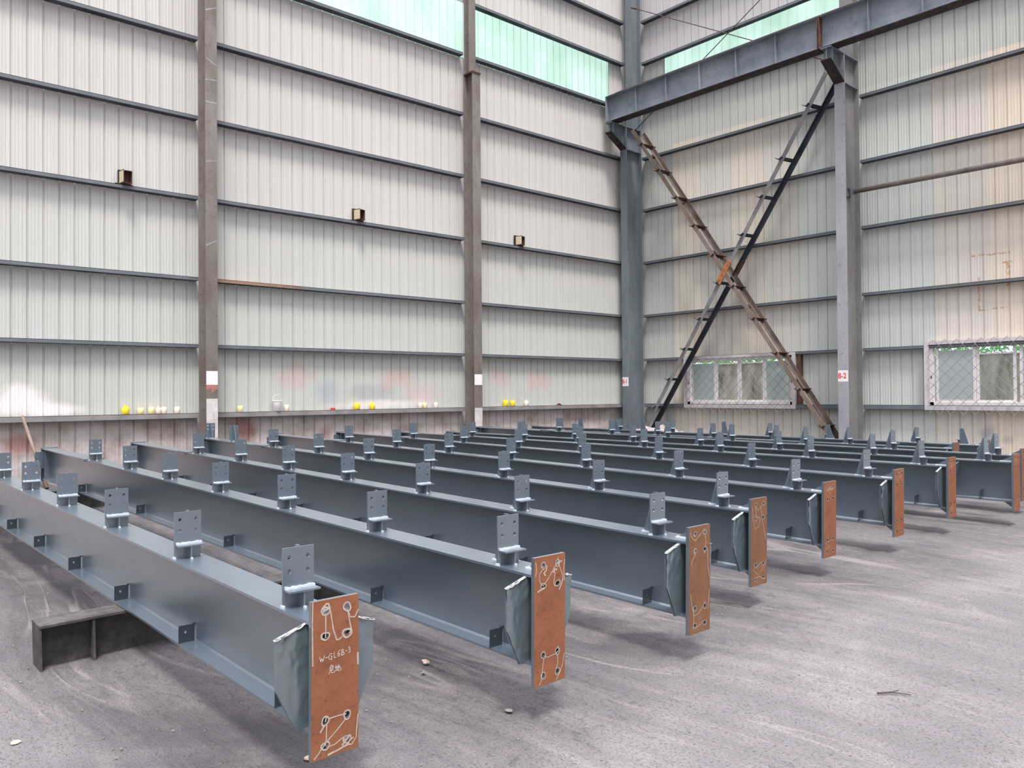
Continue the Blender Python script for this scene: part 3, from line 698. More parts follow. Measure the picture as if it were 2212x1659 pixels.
def guard(y0, y1, z0, z1, lab, seed):
    t = thing('window_guard', lab, 'wire mesh', (-.055, y1, z0))
    mb = MB(); cw = .115; ch = .118; n = int((y1-y0)/cw); m_ = int((z1-z0)/ch)
    rr = random.Random(seed)
    for i in range(n+1):
        y = -i*cw
        for k in range(m_):
            s0 = 1 if (k+i) % 2 else -1
            a = Vector((rr.uniform(-.004, .004), y-s0*cw*.5, k*ch)); b = Vector((rr.uniform(-.004, .004), y+s0*cw*.5, (k+1)*ch))
            if k == 0: a.z -= rr.uniform(0, .05); a.x -= .02
            mb.bar(a, b, .0078, .0078, (1, 0, 0))
    obj('chain_link', mb, 'wire', t)
guard(-4.92, -1.83, 1.08, 2.50, 'chain-link mesh over the window behind the braces', 3)
guard(-11.3, -8.05, 1.12, 2.66, 'chain-link mesh over the window at the right edge', 5)
# dark vertical post beside window 1
t = thing('window_post', 'dark upright channel just right of the window behind the braces', 'post', (.07, -5.03, 1.29))
mb = MB(); mb.box(-.05, .06, -.05, .05, 0, 1.19); obj('channel', mb, 'dark_rust', t)

# outside: boundary wall, hedge
mb = MB(); mb.box(2.6, 2.8, -16, 3, -.5, 2.42); mb.mi = 1; mb.box(2.55, 2.85, -16, 3, 2.42, 2.455)
tag(obj('boundary_wall', mb, ['stained_concrete', 'frame_white']), 'stained concrete wall outside, seen through the two windows', 'wall')
mb = MB(); rr = random.Random(9)
for i in range(5200):
    y = rr.uniform(-16, 3); z = 2.35+abs(rr.gauss(0, .28)); x = rr.uniform(3.3, 4.2)
    if z > 3.3: continue
    a = rr.uniform(0, PI); s_ = rr.uniform(.03, .07); d = Vector((math.cos(a), math.sin(a), rr.uniform(-.5, .5)))*s_; e = Vector((-math.sin(a)*.3, math.cos(a)*.3, 1)).normalized()*s_*.6
    c = Vector((x, y, z)); mb.quad([c-d, c-e, c+d, c+e])
tag(obj('hedge', mb, 'foliage'), 'bright green hedge leaves above the concrete wall outside the windows', 'hedge', kind='stuff')

# ------------------------------------------------------------------ jars, bucket and scraps on the lowest left rail
ZG = GZ[1]+.0475
def jar(x, w, h, mat, cap, lab):
    t = thing('paint_jar', lab, 'jar', (x, .065, ZG), (0, 0, random.uniform(-.3, .3)), 'jars along the lowest rail of the left wall')
    mb = MB(); r = w/2
    mb.lathe([(r*.9, 0), (r, h*.06), (r, h*.82), (r*.93, h*.9), (r*.8, h*.92)], 14); obj('body', mb, mat, t)
    mb = MB(); c_ = r*(.42 if cap else .84)
    mb.lathe([(c_, h*.92), (c_, h*(1.12 if cap else 1.0)), (c_*.9, h*(1.14 if cap else 1.02))], 12); obj('lid', mb, mat, t)
JARS = [(-13.59, .13, .135, 'yellow_plastic', True, 'deep yellow capped jar, leftmost on the rail'),
 (-13.34, .115, .115, 'cream_plastic', False, 'squat cream jar, second on the rail from the left'),
 (-13.16, .11, .125, 'cream_plastic', False, 'cream jar left of the two touching pale jars'),
 (-13.04, .10, .115, 'pale_plastic', True, 'left of two touching pale jars near the brown post'),
 (-12.94, .10, .12, 'pale_plastic', False, 'right of two touching pale jars near the brown post'),
 (-12.71, .105, .12, 'pale_plastic', False, 'pale jar standing alone just left of the wide brown post'),
 (-11.54, .105, .12, 'cream_plastic', False, 'cream jar alone between the brown post and white bucket'),
 (-10.59, .10, .125, 'pale_plastic', False, 'pale jar just right of the white bucket'),
 (-9.00, .13, .135, 'yellow_plastic', False, 'bright yellow jar, larger of the middle pair'),
 (-8.62, .115, .125, 'yellow_plastic', True, 'bright yellow capped jar, right one of the middle pair'),
 (-7.37, .10, .125, 'pale_plastic', False, 'pale jar touching a cream one left of second post'),
 (-7.25, .10, .125, 'cream_plastic', False, 'cream jar touching a pale one left of second post'),
 (-6.94, .095, .125, 'pale_plastic', False, 'pale jar alone, last before the second brown post'),
 (-5.76, .07, .12, 'pale_plastic', False, 'narrow pale jar hard against the second brown post'),
 (-4.83, .14, .15, 'yellow_plastic', False, 'lime yellow jar, left of the pair near the corner'),
 (-4.60, .13, .14, 'yellow_plastic', False, 'lime yellow jar, right of the pair near the corner'),
 (-4.14, .12, .13, 'pale_plastic', True, 'pale jar nearest the corner column on the rail')]
for j in JARS: jar(*j)
t = thing('bucket', 'white plastic bucket with raised wire handle on the left wall rail', 'bucket', (-10.79, .06, ZG))
mb = MB(); mb.lathe([(.074, 0), (.079, .004), (.088, .185), (.089, .19), (.096, .195), (.096, .208), (.092, .211), (.085, .210), (.084, .20)], 20); obj('pail', mb, 'bucket_white', t)
mb = MB(); mb.lathe([(.080, .2105), (.02, .214)], 16); obj('paint_skin', mb, 'girt_dusty', t)
mb = MB()
pts = [Vector((-.095*math.cos(a), 0, .20+.13*math.sin(a))) for a in [PI*i/14 for i in range(15)]]
for a, b in zip(pts, pts[1:]): mb.tube(a, b, .004, 6)
obj('handle', mb, 'frame_white', t)
mb = MB(); mb.prism([(-.06, 0, 0), (.06, .01, 0), (.04, .0, .05), (0, 0, .035), (-.03, 0, .05)], (0, .04, 0))
tag(obj('rag', mb, 'red_scrap', loc=(-9.57, .05, ZG)), 'small red scrap on the rail between bucket and yellow jars', 'rag')
mb = MB(); mb.prism([(-.09, 0, 0), (.09, .0, 0), (.05, .0, .03), (0, 0, .05), (-.05, 0, .02)], (0, .05, 0))
tag(obj('metal_scrap', mb, 'dark_rust', loc=(-2.98, .05, ZG)), 'small rusty scrap on the rail near the corner column', 'scrap')
a, b = Vector((-15.17, -.06, 1.30)), Vector((-15.02, -1.05, floor_z(-15, -1.05)+.01))
mb = MB(); mb.tube((0, 0, 0), a-b, .028, 10, .024)
tag(obj('leaning_pole', mb, 'brace_brown', loc=b), 'brown wooden pole leaning on the left wall rail', 'pole')

# ------------------------------------------------------------------ crumpled plastic sheet heap in the corner
mb = MB(); rr = random.Random(11); n, m_ = 30, 18; g = []
for i in range(n+1):
    row = []
    for j in range(m_+1):
        u, v = i/n*2-1, j/m_*2-1; r = max(0, 1-u*u)*max(0, 1-v*v)
        h = r**.6*(.30+.22*noise.noise(Vector((u*3.1, v*2.7, 5)))+.08*noise.noise(Vector((u*9, v*8, 1))))
        row.append(mb.bm.verts.new((u*1.0, v*.45, max(h, 0))))
    g.append(row)
for i in range(n):
    for j in range(m_): mb.bm.faces.new((g[i][j], g[i+1][j], g[i+1][j+1], g[i][j+1]))
tag(obj('plastic_sheet', mb, 'sheet_plastic', loc=(-1.15, -1.55, floor_z(-1.15, -1.55)), rot=(0, 0, -.8)), 'crumpled pinkish plastic sheet heaped on the floor near the corner', 'sheet')

# ------------------------------------------------------------------ the steel beams
D = .87
FWD, HB, TF = .18, .426, .012
LEN = 9.90
def me_section():
    mb = MB(); mb.box(-FWD/2, FWD/2, 0, LEN, HB-TF, HB); mb.box(-FWD/2, FWD/2, 0, LEN, 0, TF); mb.box(-.004, .004, 0, LEN, TF, HB-TF)
    # fillet weld lines at the web
    for z, s_ in ((TF, 1), (HB-TF, -1)):
        for sx_ in (-1, 1): mb.prism([(sx_*.004, 0, z), (sx_*.013, 0, z), (sx_*.004, 0, z+s_*.009)], (0, LEN, 0))
    return mb.mesh('i_section', 'beam_paint')
PWD, PTOP, PBOT = .205, .085, .095
PH = HB+PTOP+PBOT
HX = (.29, .75); HZ = (.07, .229, .765, .923)
def me_endplate(front, mk=None):
    mb = MB(); mb.mi = 1
    holes = [(PWD*hx, PH*(1-hz), .0115) for hx in HX for hz in HZ]
    mb.holed([(0, 0), (PWD, 0), (PWD, PH), (0, PH)], holes, -.020, (-PWD/2, -.020, -PBOT), (1, 0, 0), (0, 0, 1))
    me_faces = mb.bm.faces
    for f in me_faces:
        f.material_index = 1
    bmesh.ops.recalc_face_normals(mb.bm, faces=mb.bm.faces)
    for f in me_faces:
        f.normal_update()
        if all(abs(v.co.y+.020) < 1e-5 for v in f.verts): f.material_index = 0
    if mk: mk(mb)
    return mb.mesh('end_plate', [front, 'beam_paint', 'chalk', 'chalk_white'])
def me_cleat():
    mb = MB(); w, h = .14, .242
    mb.holed([(0, 0), (w, 0), (w, h), (0, h)], [(x, z, .0095) for x in (.03, .113) for z in (.144, .202)], -.008, (-.077, 0, 0), (1, 0, 0), (0, 0, 1))
    mb.mi = 1
    mb.box(-.082, -.072, -.012, .012, 0, .010); mb.box(.058, .068, -.004, .022, 0, .008); mb.box(-.014, .012, .008, .118, 0, .006)
    return mb.mesh('purlin_cleat', ['beam_paint', 'weld_pale'])
def me_seat():
    mb = MB(); mb.box(-.072, .066, -.056, 0, .066, .073)
    mb.box(-.010, -.003, -.052, 0, 0, .066); mb.mi = 1; rr = random.Random(2)
    for i in range(9): mb.box(-.070+i*.0148, -.070+(i+1)*.0148, -.009-rr.random()*.003, 0, .073, .080+rr.random()*.004)
    mb.box(-.012, -.001, -.062, -.050, 0, .008)
    return mb.mesh('seat_plate', ['beam_paint', 'weld_pale'])
def me_gusset():
    mb = MB(); mb.prism([(-.004, .008, 0), (-.004, .105, 0), (-.004, .105, .018), (-.004, .036, .246), (-.004, .008, .246)], (.008, 0, 0))
    return mb.mesh('gusset', 'beam_paint')
def hexpts(s_):
    return [(s_*.004, HB-TF), (s_*.09, HB-TF-.001), (s_*.211, HB-.049), (s_*.211, HB-.243), (s_*.128, .004), (s_*.095, TF), (s_*.004, TF)]
def me_hex(s_):
    mb = MB(); mb.prism([(x, 0, z) for x, z in hexpts(s_)], (0, .010, 0)); return mb.mesh('stiffener_plate', 'beam_paint')
def me_film(s_, seed):
    """wrinkled masking film over the stiffener plate, gathered at its upper edge"""
    mb = MB(); P = hexpts(s_); cols = 22; rows = 34
    def zr(x):   # z range of the hexagon at |x|
        ax_ = abs(x)
        top = HB-TF if ax_ < .09 else HB-TF-(ax_-.09)/.121*(.049-TF)
        bot = TF if ax_ < .095 else (.004 if ax_ < .128 else .004+(ax_-.128)/.083*(HB-.247))
        return bot, top
    g = []
    for i in range(cols+1):
        x = .012+(.214-.012)*i/cols; b_, t_ = zr(min(x, .2109)); row = []
        for j in range(rows+1):
            f = j/rows; z = b_+(t_-b_)*f
            q = noise.noise(Vector((x*22+seed, z*9, seed)))*.006 + abs(noise.noise(Vector((x*60+z*25, z*14, seed+4))))*.008*(.25+f*f)
            row.append(mb.bm.verts.new((s_*x, -.003-abs(q), z)))
        g.append(row)
    for i in range(cols):
        for j in range(rows):
            f = mb.bm.faces.new((g[i][j], g[i+1][j], g[i+1][j+1], g[i][j+1])); f.smooth = True
    return mb.mesh('masking_film', 'beam_paint_film')
def me_filmedge(s_, seed):
    mb = MB(); rr = random.Random(seed); n = 12; prev = None
    for i in range(n+1):
        f = i/n; x = .085+f*.135; z = HB-TF-.001-max(0, x-.09)/.121*(.049-TF)+rr.uniform(-.002, .003)
        w = .0015+.0075*math.sin(f*PI)**.7*(0.15+f*f)
        a = Vector((s_*x, -.006-w*.3, z)); b = Vector((s_*x, -.009-w*.3, z-w*1.1)); c = Vector((s_*x, .004, z+.001))
        cur = [mb.bm.verts.new(p) for p in (c, a, b)]
        if prev:
            for k in range(2): mb.bm.faces.new((prev[k], prev[k+1], cur[k+1], cur[k]))
        prev = cur
    return mb.mesh('film_edge', 'film_pale')
def me_clip():
    mb = MB(); mb.holed([(0, 0), (.080, 0), (.080, .088), (0, .088)], [(.034, .052, .007)], -.006, (-.090, 0, TF), (1, 0, 0), (0, 0, 1), 10)
    mb.box(-.016, -.008, -.006, .012, TF+.083, TF+.093); mb.box(-.092, -.084, -.006, .006, TF, TF+.006)
    return mb.mesh('angle_clip', 'beam_dark')
mat_paint('beam_dark', (0.022, 0.030, 0.040), (0.032, 0.042, 0.054), rough=0.45)
def me_rib(up_):
    mb = MB()
    if up_:
        mb.prism([(-.005, 0, HB), (-.005, .12, HB), (-.005, .12, HB+.008), (-.005, 0, HB+.078)], (.010, 0, 0)); mb.mi = 1; mb.box(-.016, .014, .02, .135, HB, HB+.007)
    else: mb.prism([(-.005, 0, 0), (-.005, .12, 0), (-.005, 0, -.085)], (.010, 0, 0))
    return mb.mesh('end_rib', ['beam_paint', 'weld_pale'])
def me_tab():
    mb = MB(); mb.holed([(0, 0), (.17, 0), (.17, .23), (0, .23)], [(.03, .17, .008), (.03, .11, .008), (.13, .19, .008), (.13, .135, .008)], .008, (-.19, LEN-.06, HB-.27), (1, 0, 0), (0, 0, 1), 10)
    return mb.mesh('connection_plate', 'beam_paint')
def me_farend():
    mb = MB(); mb.box(-.105, .105, LEN, LEN+.014, -.02, HB+.012)
    mb.box(-FWD/2+.003, -.004, LEN-.12, LEN-.112, TF, HB-TF); mb.box(.004, FWD/2-.003, LEN-.12, LEN-.112, TF, HB-TF)
    return mb.mesh('far_end_plate', 'beam_paint')
def me_splice():
    mb = MB(); y = LEN-2.08; mb.box(-FWD/2-.012, FWD/2+.012, y-.16, y+.16, HB, HB+.010); mb.box(-FWD/2-.010, FWD/2+.010, y-.1, y+.1, HB-TF-.010, HB-TF)
    return mb.mesh('splice_plate', 'beam_paint')
ME = dict(sec=me_section(), cleat=me_cleat(), seat=me_seat(), gus=me_gusset(), hexL=me_hex(-1), hexR=me_hex(1),
          clip=me_clip(), ribU=me_rib(True), ribD=me_rib(False), tab=me_tab(), far=me_farend(), spl=me_splice())
FILM = {(s_, k): (me_film(s_, k*7.3+1), me_filmedge(s_, k+2)) for s_ in (-1, 1) for k in range(3)}

# paint outlines on the end plates, in plate coordinates (x 0..1 left to right, z 0..1 top to bottom)
def pc(p): return (p[0]*PWD, PH*(1-p[1]))
def ring(cx, cz, rx, wob, seed):
    rr = random.Random(seed); n = 16; ph = rr.uniform(0, 6)
    pts = []
    for i in range(n+1):
        a = i*2*PI/n; r = rx*(1+wob*math.sin(2*a+ph)+wob*.6*math.sin(3*a+ph*2))
        pts.append((cx+r*math.cos(a)/PWD, cz+r*math.sin(a)/PH))
    return pts
def marks(mb, strokes, rings, mat='chalk', w=.005, lab=None):
    mb.mi = 2 if mat == 'chalk' else 3; o, ux, uz = (-PWD/2, -.020, -PBOT), (1, 0, 0), (0, 0, 1)
    k = 0
    for item in strokes:
        ww = w
        if isinstance(item, tuple): ww, item = item
        P = [pc(p) for p in item]; Q = [P[0]]
        for a, b in zip(P, P[1:]):
            for f in (.33, .66, 1): Q.append((a[0]+(b[0]-a[0])*f+random.uniform(-.0006, .0006), a[1]+(b[1]-a[1])*f+random.uniform(-.0006, .0006)))
        k += 1; ribbon(mb, Q, ww, o, ux, uz, .0006+k*.00002)
    for cx, cz, r, wd, seed in rings:
        k += 1; ribbon(mb, [pc(p) for p in ring(cx, cz, r, .12, seed)], wd, o, ux, uz, .0006+k*.00002)
H = [(x, z) for x in HX for z in HZ]
def marks_1(p):
    st = [[(.29, .24), (.30, .10)], [(.35, .04), (.38, .05), (.46, .2), (.53, .27), (.60, .265), (.70, .245)], [(.76, .09), (.78, .13), (.84, .22), (.80, .245)],
          [(.77, .10), (.82, .14), (.92, .145), (.99, .10)], [(.29, .77), (.31, .74), (.37, .755), (.62, .755), (.73, .76)], [(.32, .79), (.31, .87), (.29, .92)],
          [(.72, .79), (.55, .84), (.31, .90), (.20, .94), (.06, .985)], [(.32, .935), (.50, .93), (.66, .905), (.72, .93)], (.009, [(.82, .90), (.64, .955)]),
          [(.99, .78), (.96, .87), (.95, .93), (.86, .965), (.70, .96)], (.008, [(.34, .985), (.62, .97), (.80, .955)]), (.008, [(.20, .24), (.30, .255)]), [(.03, .0), (.02, .2), (.03, .4)],
          (.008, [(.985, .38), (.985, .46)]), [(.80, .935), (.90, .925)], (.007, [(.18, .83), (.27, .79)])]
    rg = [(HX[0], HZ[0]+.0, .0165, .007, 1), (.31, .045, .012, .006, 9), (HX[1], HZ[0], .0165, .006, 2), (HX[0], HZ[1], .016, .006, 3), (HX[1], HZ[1]+.01, .018, .008, 4),
          (HX[0], HZ[2], .016, .006, 5), (HX[1], HZ[2], .016, .006, 6), (HX[0], HZ[3], .016, .006, 7), (HX[1], HZ[3], .016, .005, 8)]
    marks(p, st, rg)
    # handwriting
    T = []
    def put(x0, z0, sx_, sz_, sh, ls):
        for l in ls: T.append([(x0+a*sx_, z0+c*sz_+a*sh) for a, c in l])
    gl = {'W': [[(0, 0), (.22, 1), (.45, .3), (.62, 1), (1, -.1)]], '-': [[(0, .5), (.9, .5)]], 'G': [[(.9, .15), (.5, 0), (.1, .4), (.15, .85), (.55, 1), (.8, .8), (.8, .5), (.5, .5)], [(.8, .5), (.75, 1.25)]],
          'L': [[(.2, 0), (.15, 1), (.8, .95)]], '6': [[(.75, -.1), (.3, .3), (.1, .8), (.4, 1.05), (.8, .8), (.6, .5), (.2, .65)]], 'B': [[(.15, 0), (.2, 1.05)], [(.15, .02), (.7, .1), (.6, .4), (.2, .5), (.85, .6), (.8, .95), (.2, 1.05)]],
          '3': [[(.1, .1), (.6, -.05), (.7, .25), (.35, .4), (.8, .6), (.6, .95), (.1, .9)]]}
    x = .17
    for ch, wd in (('W', .12), ('-', .06), ('G', .11), ('L', .08), ('6', .08), ('B', .09), ('-', .055), ('3', .08)):
        put(x, .352-(x-.17)*.03, wd*.85, .036, -.002, gl[ch]); x += wd
    wei = [[(.45, -.15), (.2, .2)], [(.4, 0), (.75, 0), (.6, .2)], [(.15, .28), (.95, .22)], [(.25, .3), (.2, .7), (0, 1.15)], [(.4, .45), (.75, .42), (.72, .68), (.45, .68)], [(.42, .45), (.42, .95), (.6, 1.05), (.95, 1.0), (.98, .85)]]
    di = [[(0, .4), (.42, .35)], [(.2, .05), (.22, .75)], [(0, .82), (.42, .7)], [(.5, .4), (.95, .3), (.9, .65)], [(.68, .0), (.68, .75)], [(.52, .15), (.52, .95), (1.1, .95), (1.15, .6)]]
    put(.36, .425, .12, .045, 0, wei); put(.49, .427, .115, .045, 0, di)
    marks(p, T, [], 'chalk_white', .0024, 'handwritten white W-GL6B-3 with two characters below')
def marks_2(p):
    st = [[(.27, .10), (.16, .13), (.17, .19), (.28, .225)], [(.28, .225), (.45, .175), (.62, .11), (.70, .08)], (.008, [(.60, .14), (.66, .115), (.74, .12)]), [(.76, .02), (.78, .08), (.86, .13), (.93, .19), (.90, .23), (.80, .285)],
          [(.66, .13), (.65, .18), (.62, .22), (.66, .25), (.74, .245)], (.009, [(.10, .265), (.24, .25), (.33, .24)]), (.007, [(.72, .07), (.90, .06)]), (.007, [(.80, .285), (.86, .25), (.93, .2)]),
          [(.04, .03), (.07, .09), (.03, .15)], [(.98, .05), (.95, .14), (.98, .22)], (.007, [(.40, .07), (.38, .11), (.30, .13), (.36, .15)]), [(.76, .72), (.80, .76), (.70, .78), (.45, .79), (.36, .785), (.32, .77)],
          [(.30, .80), (.27, .86), (.22, .96), (.16, .985)], [(.97, .8), (.92, .88), (.80, .95), (.70, .99)], [(.75, .79), (.76, .86), (.70, .9)]]
    rg = [(x, z, .0155, .004, i+20) for i, (x, z) in enumerate(H)]
    marks(p, st, rg, w=.0042)
def marks_3(p):
    st = [[(.07, .03), (.10, .08), (.22, .12), (.30, .13), (.55, .08), (.72, .035), (.78, .07)], [(.75, .10), (.80, .14), (.80, .18), (.76, .21)], (.007, [(.74, .24), (.72, .265)]), [(.3, .26), (.2, .30), (.12, .33), (.14, .37)],
          (.007, [(.28, .20), (.27, .26)]), [(.88, .22), (.90, .4), (.97, .5)], [(.08, .62), (.16, .75), (.26, .83), (.45, .82), (.68, .76), (.78, .72)], [(.2, .74), (.24, .86), (.2, .95)], [(.97, .62), (.90, .80)], [(.3, .95), (.5, .93), (.7, .90)]]
    marks(p, st, [(x, z, .0145, .003, i+40) for i, (x, z) in enumerate(H)], w=.0032)
def marks_4(p):
    st = [[(.28, .08), (.30, .24)], [(.28, .10), (.45, .14), (.62, .09)], [(.08, .10), (.12, .25), (.25, .34), (.45, .33), (.58, .24), (.40, .21), (.30, .27)], [(.62, .10), (.66, .22), (.80, .36), (.95, .50)], [(.24, .74), (.16, .82), (.3, .85), (.42, .88)],
          [(.30, .80), (.62, .74), (.78, .78), (.6, .86)], [(.2, .92), (.5, .9), (.9, .95)], [(.95, .72), (.80, .86)]]
    marks(p, st, [(x, z, .0145, .0028, i+60) for i, (x, z) in enumerate(H)], w=.003)
def marks_light(seed):
    def f(p):
        rr = random.Random(seed)
        st = []
        for q in range(3 if seed % 2 else 2):
            z0 = rr.choice((.12, .82)); st.append([(rr.uniform(.1, .9), z0+rr.uniform(-.08, .08)) for _ in range(4)])
        marks(p, st, [(x, z, .0145, .0022, i+80) for i, (x, z) in enumerate(H) if rr.random() < .5], w=.0022)
    return f

BEAMS = [  # near-left top corner relative to the eye (in units of D), slope, cleat pitch, plate, marks, film, label
 ((1.660, 3.245, -1.000), .0125, 1.245, 'pR', marks_1, 'nearest blue-grey I-beam, orange end plate with handwritten code'),
 ((2.935, 3.195, -.980), .0145, 1.205, 'pR', marks_2, 'second I-beam from the camera, orange end plate with big looping pale outlines'),
 ((4.273, 3.177, -.969), .0160, 1.190, 'pB', marks_3, 'third I-beam from the camera, brown end plate with faint vertical streaks'),
 ((5.624, 3.572, -.948), .0150, 1.195, 'pB', marks_4, 'fourth I-beam from the camera, its plate carrying a U-shaped painted loop'),
 ((6.989, 3.677, -.930), .0148, 1.180, 'pR', marks_light(1), 'fifth I-beam from the camera, plain orange end plate'),
 ((8.440, 3.667, -.913), .0122, 1.205, 'pR', marks_light(2), 'sixth I-beam from the camera, orange end plate with small faint marks'),
 ((9.900, 3.680, -.877), .0050, 1.215, 'pR', marks_light(3), 'seventh I-beam from the camera, behind the sixth'),
 ((11.07, 3.365, -.885), .0028, 1.240, 'pR', marks_light(4), 'eighth I-beam, end plate near the right edge of the picture'),
 ((12.10, 3.580, -.878), .0080, 1.200, 'pR', None, 'ninth I-beam, end plate cut by the right edge of the picture'),
 ((13.50, 4.930, -.917), .0045, 1.200, 'pB', None, 'tenth I-beam, short brown end plate showing between the far beams'),
 ((15.30, 5.070, -.960), .0045, 1.220, 'pB', None, 'farthest I-beam, nearest the right wall windows'),
]
BINFO = []
SKX = -.012
for bi, (N, sl, pitch, pk, mk, lab) in enumerate(BEAMS):
    top = CAM+Vector(N)*D
    base = Vector((top.x+FWD/2, top.y, top.z-HB))
    rot = (math.atan(sl), 0, math.atan(-SKX))
    t = thing('steel_beam', lab, 'steel beam', base, rot, 'painted I-beams laid side by side')
    BINFO.append((base, sl))
    link('i_section', ME['sec'], t)
    ep = link('end_plate', me_endplate({'pR': 'plate_rust', 'pB': 'plate_rust_brown'}[pk], mk), t)
    ep['label'] = 'rusty orange end plate with eight bolt holes'+(', handwritten W-GL6B-3' if bi == 0 else '')
    ys = [.27+pitch*k for k in range(6)]; ys.append(ys[-1]+pitch*1.08)
    rev = []
    if bi == 3: rev = [8.93, 9.84]
    if bi == 9: ys = ys[1:5]; rev = [.1+pitch*5, .4+pitch*6]
    if bi == 10: ys = [1.0, 3.6, 5.8, 7.2]; rev = [.35, 2.5, 4.6, 6.6, 8.4]
    for y in ys:
        c = link('purlin_cleat', ME['cleat'], t, (0, y, HB))
        link('seat_plate', ME['seat'], c); link('gusset', ME['gus'], c)
    for y in rev:
        c = link('purlin_cleat', ME['cleat'], t, (0, y, HB), (0, 0, PI))
        link('seat_plate', ME['seat'], c); link('gusset', ME['gus'], c)
    for s_, key in ((-1, 'hexL'), (1, 'hexR')):
        hx = link('stiffener_plate', ME[key], t, (0, .055, 0), (0, 0, 0) if bi != 7 else (0, 0, 0))
        if bi < 7:
            fm, fe = FILM[(s_, bi % 3)]; link('masking_film', fm, hx); e_ = link('film_edge', fe, hx); e_['label'] = 'pale gathered edge of the film'
    if bi == 7:
        for c in [c for c in t.children if c.name.startswith('stiffener_plate')]:
            c.location = (0, .62, 0); c.rotation_euler = (math.radians(14), 0, 0)
    for k in range(8): link('angle_clip', ME['clip'], t, (0, .31+1.10*k, 0))
    if bi > 0:
        link('end_rib', ME['ribU'], t)
    link('end_rib', ME['ribD'], t)
    link('far_end_plate', ME['far'], t); link('connection_plate', ME['tab'], t); link('splice_plate', ME['spl'], t)

# old dirty H-section bearers under the beams
def bearer(i0, i1, yrel, lab, ext0=.3, ext1=.3):
    (b0, s0), (b1, s1) = BINFO[i0], BINFO[i1]
    Y = CAM.y+yrel
    z0 = b0.z+s0*(Y-b0.y)-.0; z1 = b1.z+s1*(Y-b1.y)
    x0, x1 = b0.x, b1.x
    if i0 == i1: x1 = x0+.6; z1 = z0
    sl = (z1-z0)/(x1-x0); xa, xb = x0-ext0, x1+ext1 if i0 != i1 else x0+.3
    za = z0+sl*(xa-x0)-.001
    gap = max(za-floor_z(xa, Y), za+sl*(xb-xa)-floor_z(xb, Y))+.012
    t = thing('bearer', lab, 'timber bearer' if False else 'steel bearer', (xa, Y+.1, za-gap), (0, -math.atan(sl), 0), 'dirty H-section bearers under the beams')
    Lx = xb-xa; h = gap
    mb = MB(); mb.box(0, Lx, -.1, .1, 0, .014); mb.box(0, Lx, -.1, .1, h-.014, h); mb.box(0, Lx, -.006, .006, .014, h-.014); obj('h_section', mb, 'bearer_dirt', t)
    for xx in [.006, .28, .28+.9, .28+1.8]:
        if xx < Lx-.05:
            mb = MB(); mb.box(xx-.006, xx+.006, -.095, -.006, .014, h-.014); mb.box(xx-.006, xx+.006, .006, .095, .014, h-.014); obj('stiffener', mb, 'bearer_dirt', t)
bearer(0, 1, 5.12, 'dirty steel bearer under the two nearest beams, its end sticking out left', .56)
bearer(2, 3, 5.3, 'dirty steel bearer under the third and fourth beams')
bearer(4, 5, 5.4, 'dirty steel bearer under the fifth and sixth beams')
bearer(6, 7, 5.4, 'dirty steel bearer under the seventh and eighth beams')
bearer(8, 8, 5.4, 'short dirty bearer under the ninth beam', .3)
bearer(9, 9, 6.4, 'short dirty bearer under the tenth beam', .3)
bearer(10, 10, 6.4, 'short dirty bearer under the farthest beam', .3)
FB = [(0, 1), (2, 3), (4, 5), (6, 7), (8, 8), (9, 9), (10, 10)]
for (a_, b_), nm in zip(FB, ['two nearest beams', 'third and fourth beams', 'fifth and sixth beams', 'seventh and eighth beams', 'ninth beam', 'tenth beam', 'farthest beam']):
    bearer(a_, b_, 11.3, 'dirty steel bearer under the wall end of the '+nm)

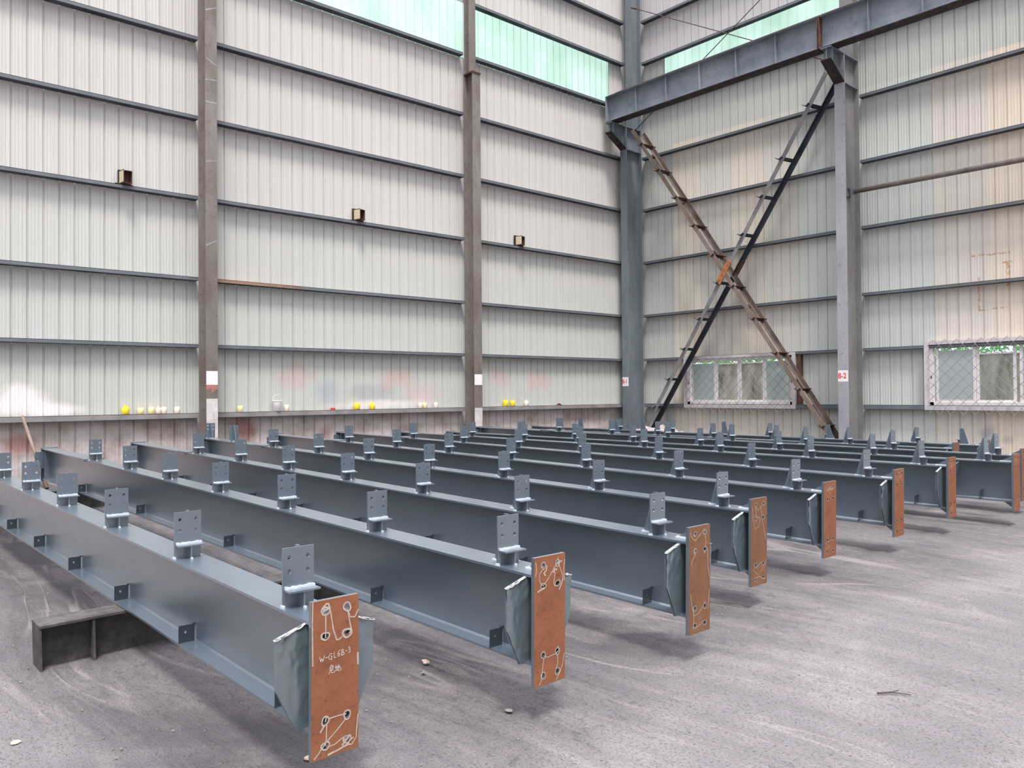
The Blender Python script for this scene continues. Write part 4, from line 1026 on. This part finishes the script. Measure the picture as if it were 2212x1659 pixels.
# ------------------------------------------------------------------ litter on the floor
def on_floor(rx, ry): 
    x, y = CAM.x+rx, CAM.y+ry; return Vector((x, y, floor_z(x, y)))
def crumple(name, p, r, mat, lab, cat, seed, flat=.5):
    mb = MB(); bmesh.ops.create_icosphere(mb.bm, subdivisions=2, radius=r)
    for v in mb.bm.verts:
        n = noise.noise(v.co*(2.2/r)*.5+Vector((seed, 0, 0))); v.co *= 1+.5*n; v.co.z *= flat
    tag(obj(name, mb, mat, loc=p+Vector((0, 0, r*flat*.7)), rot=(0, 0, seed)), lab, cat)
crumple('dry_leaf', on_floor(2.629, 3.756), .022, 'leaf', 'curled pale leaf on the dirt between first and second end plates', 'leaf', 1.3, .6)
crumple('pebble', on_floor(2.528, 3.635), .012, 'stone', 'small grey stone just in front of the curled leaf', 'stone', 2.1, .5)
crumple('paper_scrap', on_floor(1.60, 3.15), .022, 'leaf', 'small cream scrap at the foot of the nearest end plate', 'scrap', 3.7, .25)
crumple('paper_scrap', on_floor(.696, 4.171), .02, 'leaf', 'small cream scrap on bare dirt at the lower left', 'scrap', 5.7, .25)
crumple('paper_scrap', on_floor(2.55, 2.95), .02, 'stone', 'thin whitish scrap on the dirt right of the nearest plate', 'scrap', 4.2, .2)
t = thing('twig', 'dark forked twig lying on the dirt at lower right', 'twig', on_floor(4.10, 1.80), (0, 0, -.7))
mb = MB(); mb.tube((-.07, .0, .008), (.0, 0, .012), .005, 6); mb.tube((0, 0, .012), (.085, -.03, .008), .0035, 6, .002); mb.tube((0, 0, .012), (.05, .02, .014), .0028, 6, .0015); obj('stem', mb, 'twig', t)
mb = MB(); rr = random.Random(21)
tmpl = [(1, 0, 0), (-.5, .87, 0), (-.5, -.87, 0), (0, 0, .8)]
for i in range(5200):
    r0 = rr.random()**.5*9.0+1.5; a = YAW-rr.uniform(-.65, .62)
    x, y = CAM.x+r0*math.cos(a), CAM.y+r0*math.sin(a)
    if y > -.3 or x > -.3: continue
    s_ = rr.choice((.0025, .004, .004, .006))*rr.uniform(.7, 1.5); an = rr.uniform(0, 6.3); z = floor_z(x, y)-.001
    vs = [mb.bm.verts.new((x+s_*(p[0]*math.cos(an)-p[1]*math.sin(an)), y+s_*(p[0]*math.sin(an)+p[1]*math.cos(an)), z+s_*p[2]*1.2)) for p in tmpl]
    for q in ((0, 1, 3), (1, 2, 3), (2, 0, 3)): mb.bm.faces.new([vs[k] for k in q])
tag(obj('gravel', mb, 'stone'), 'loose grit scattered over the dirt floor', 'gravel', kind='stuff')
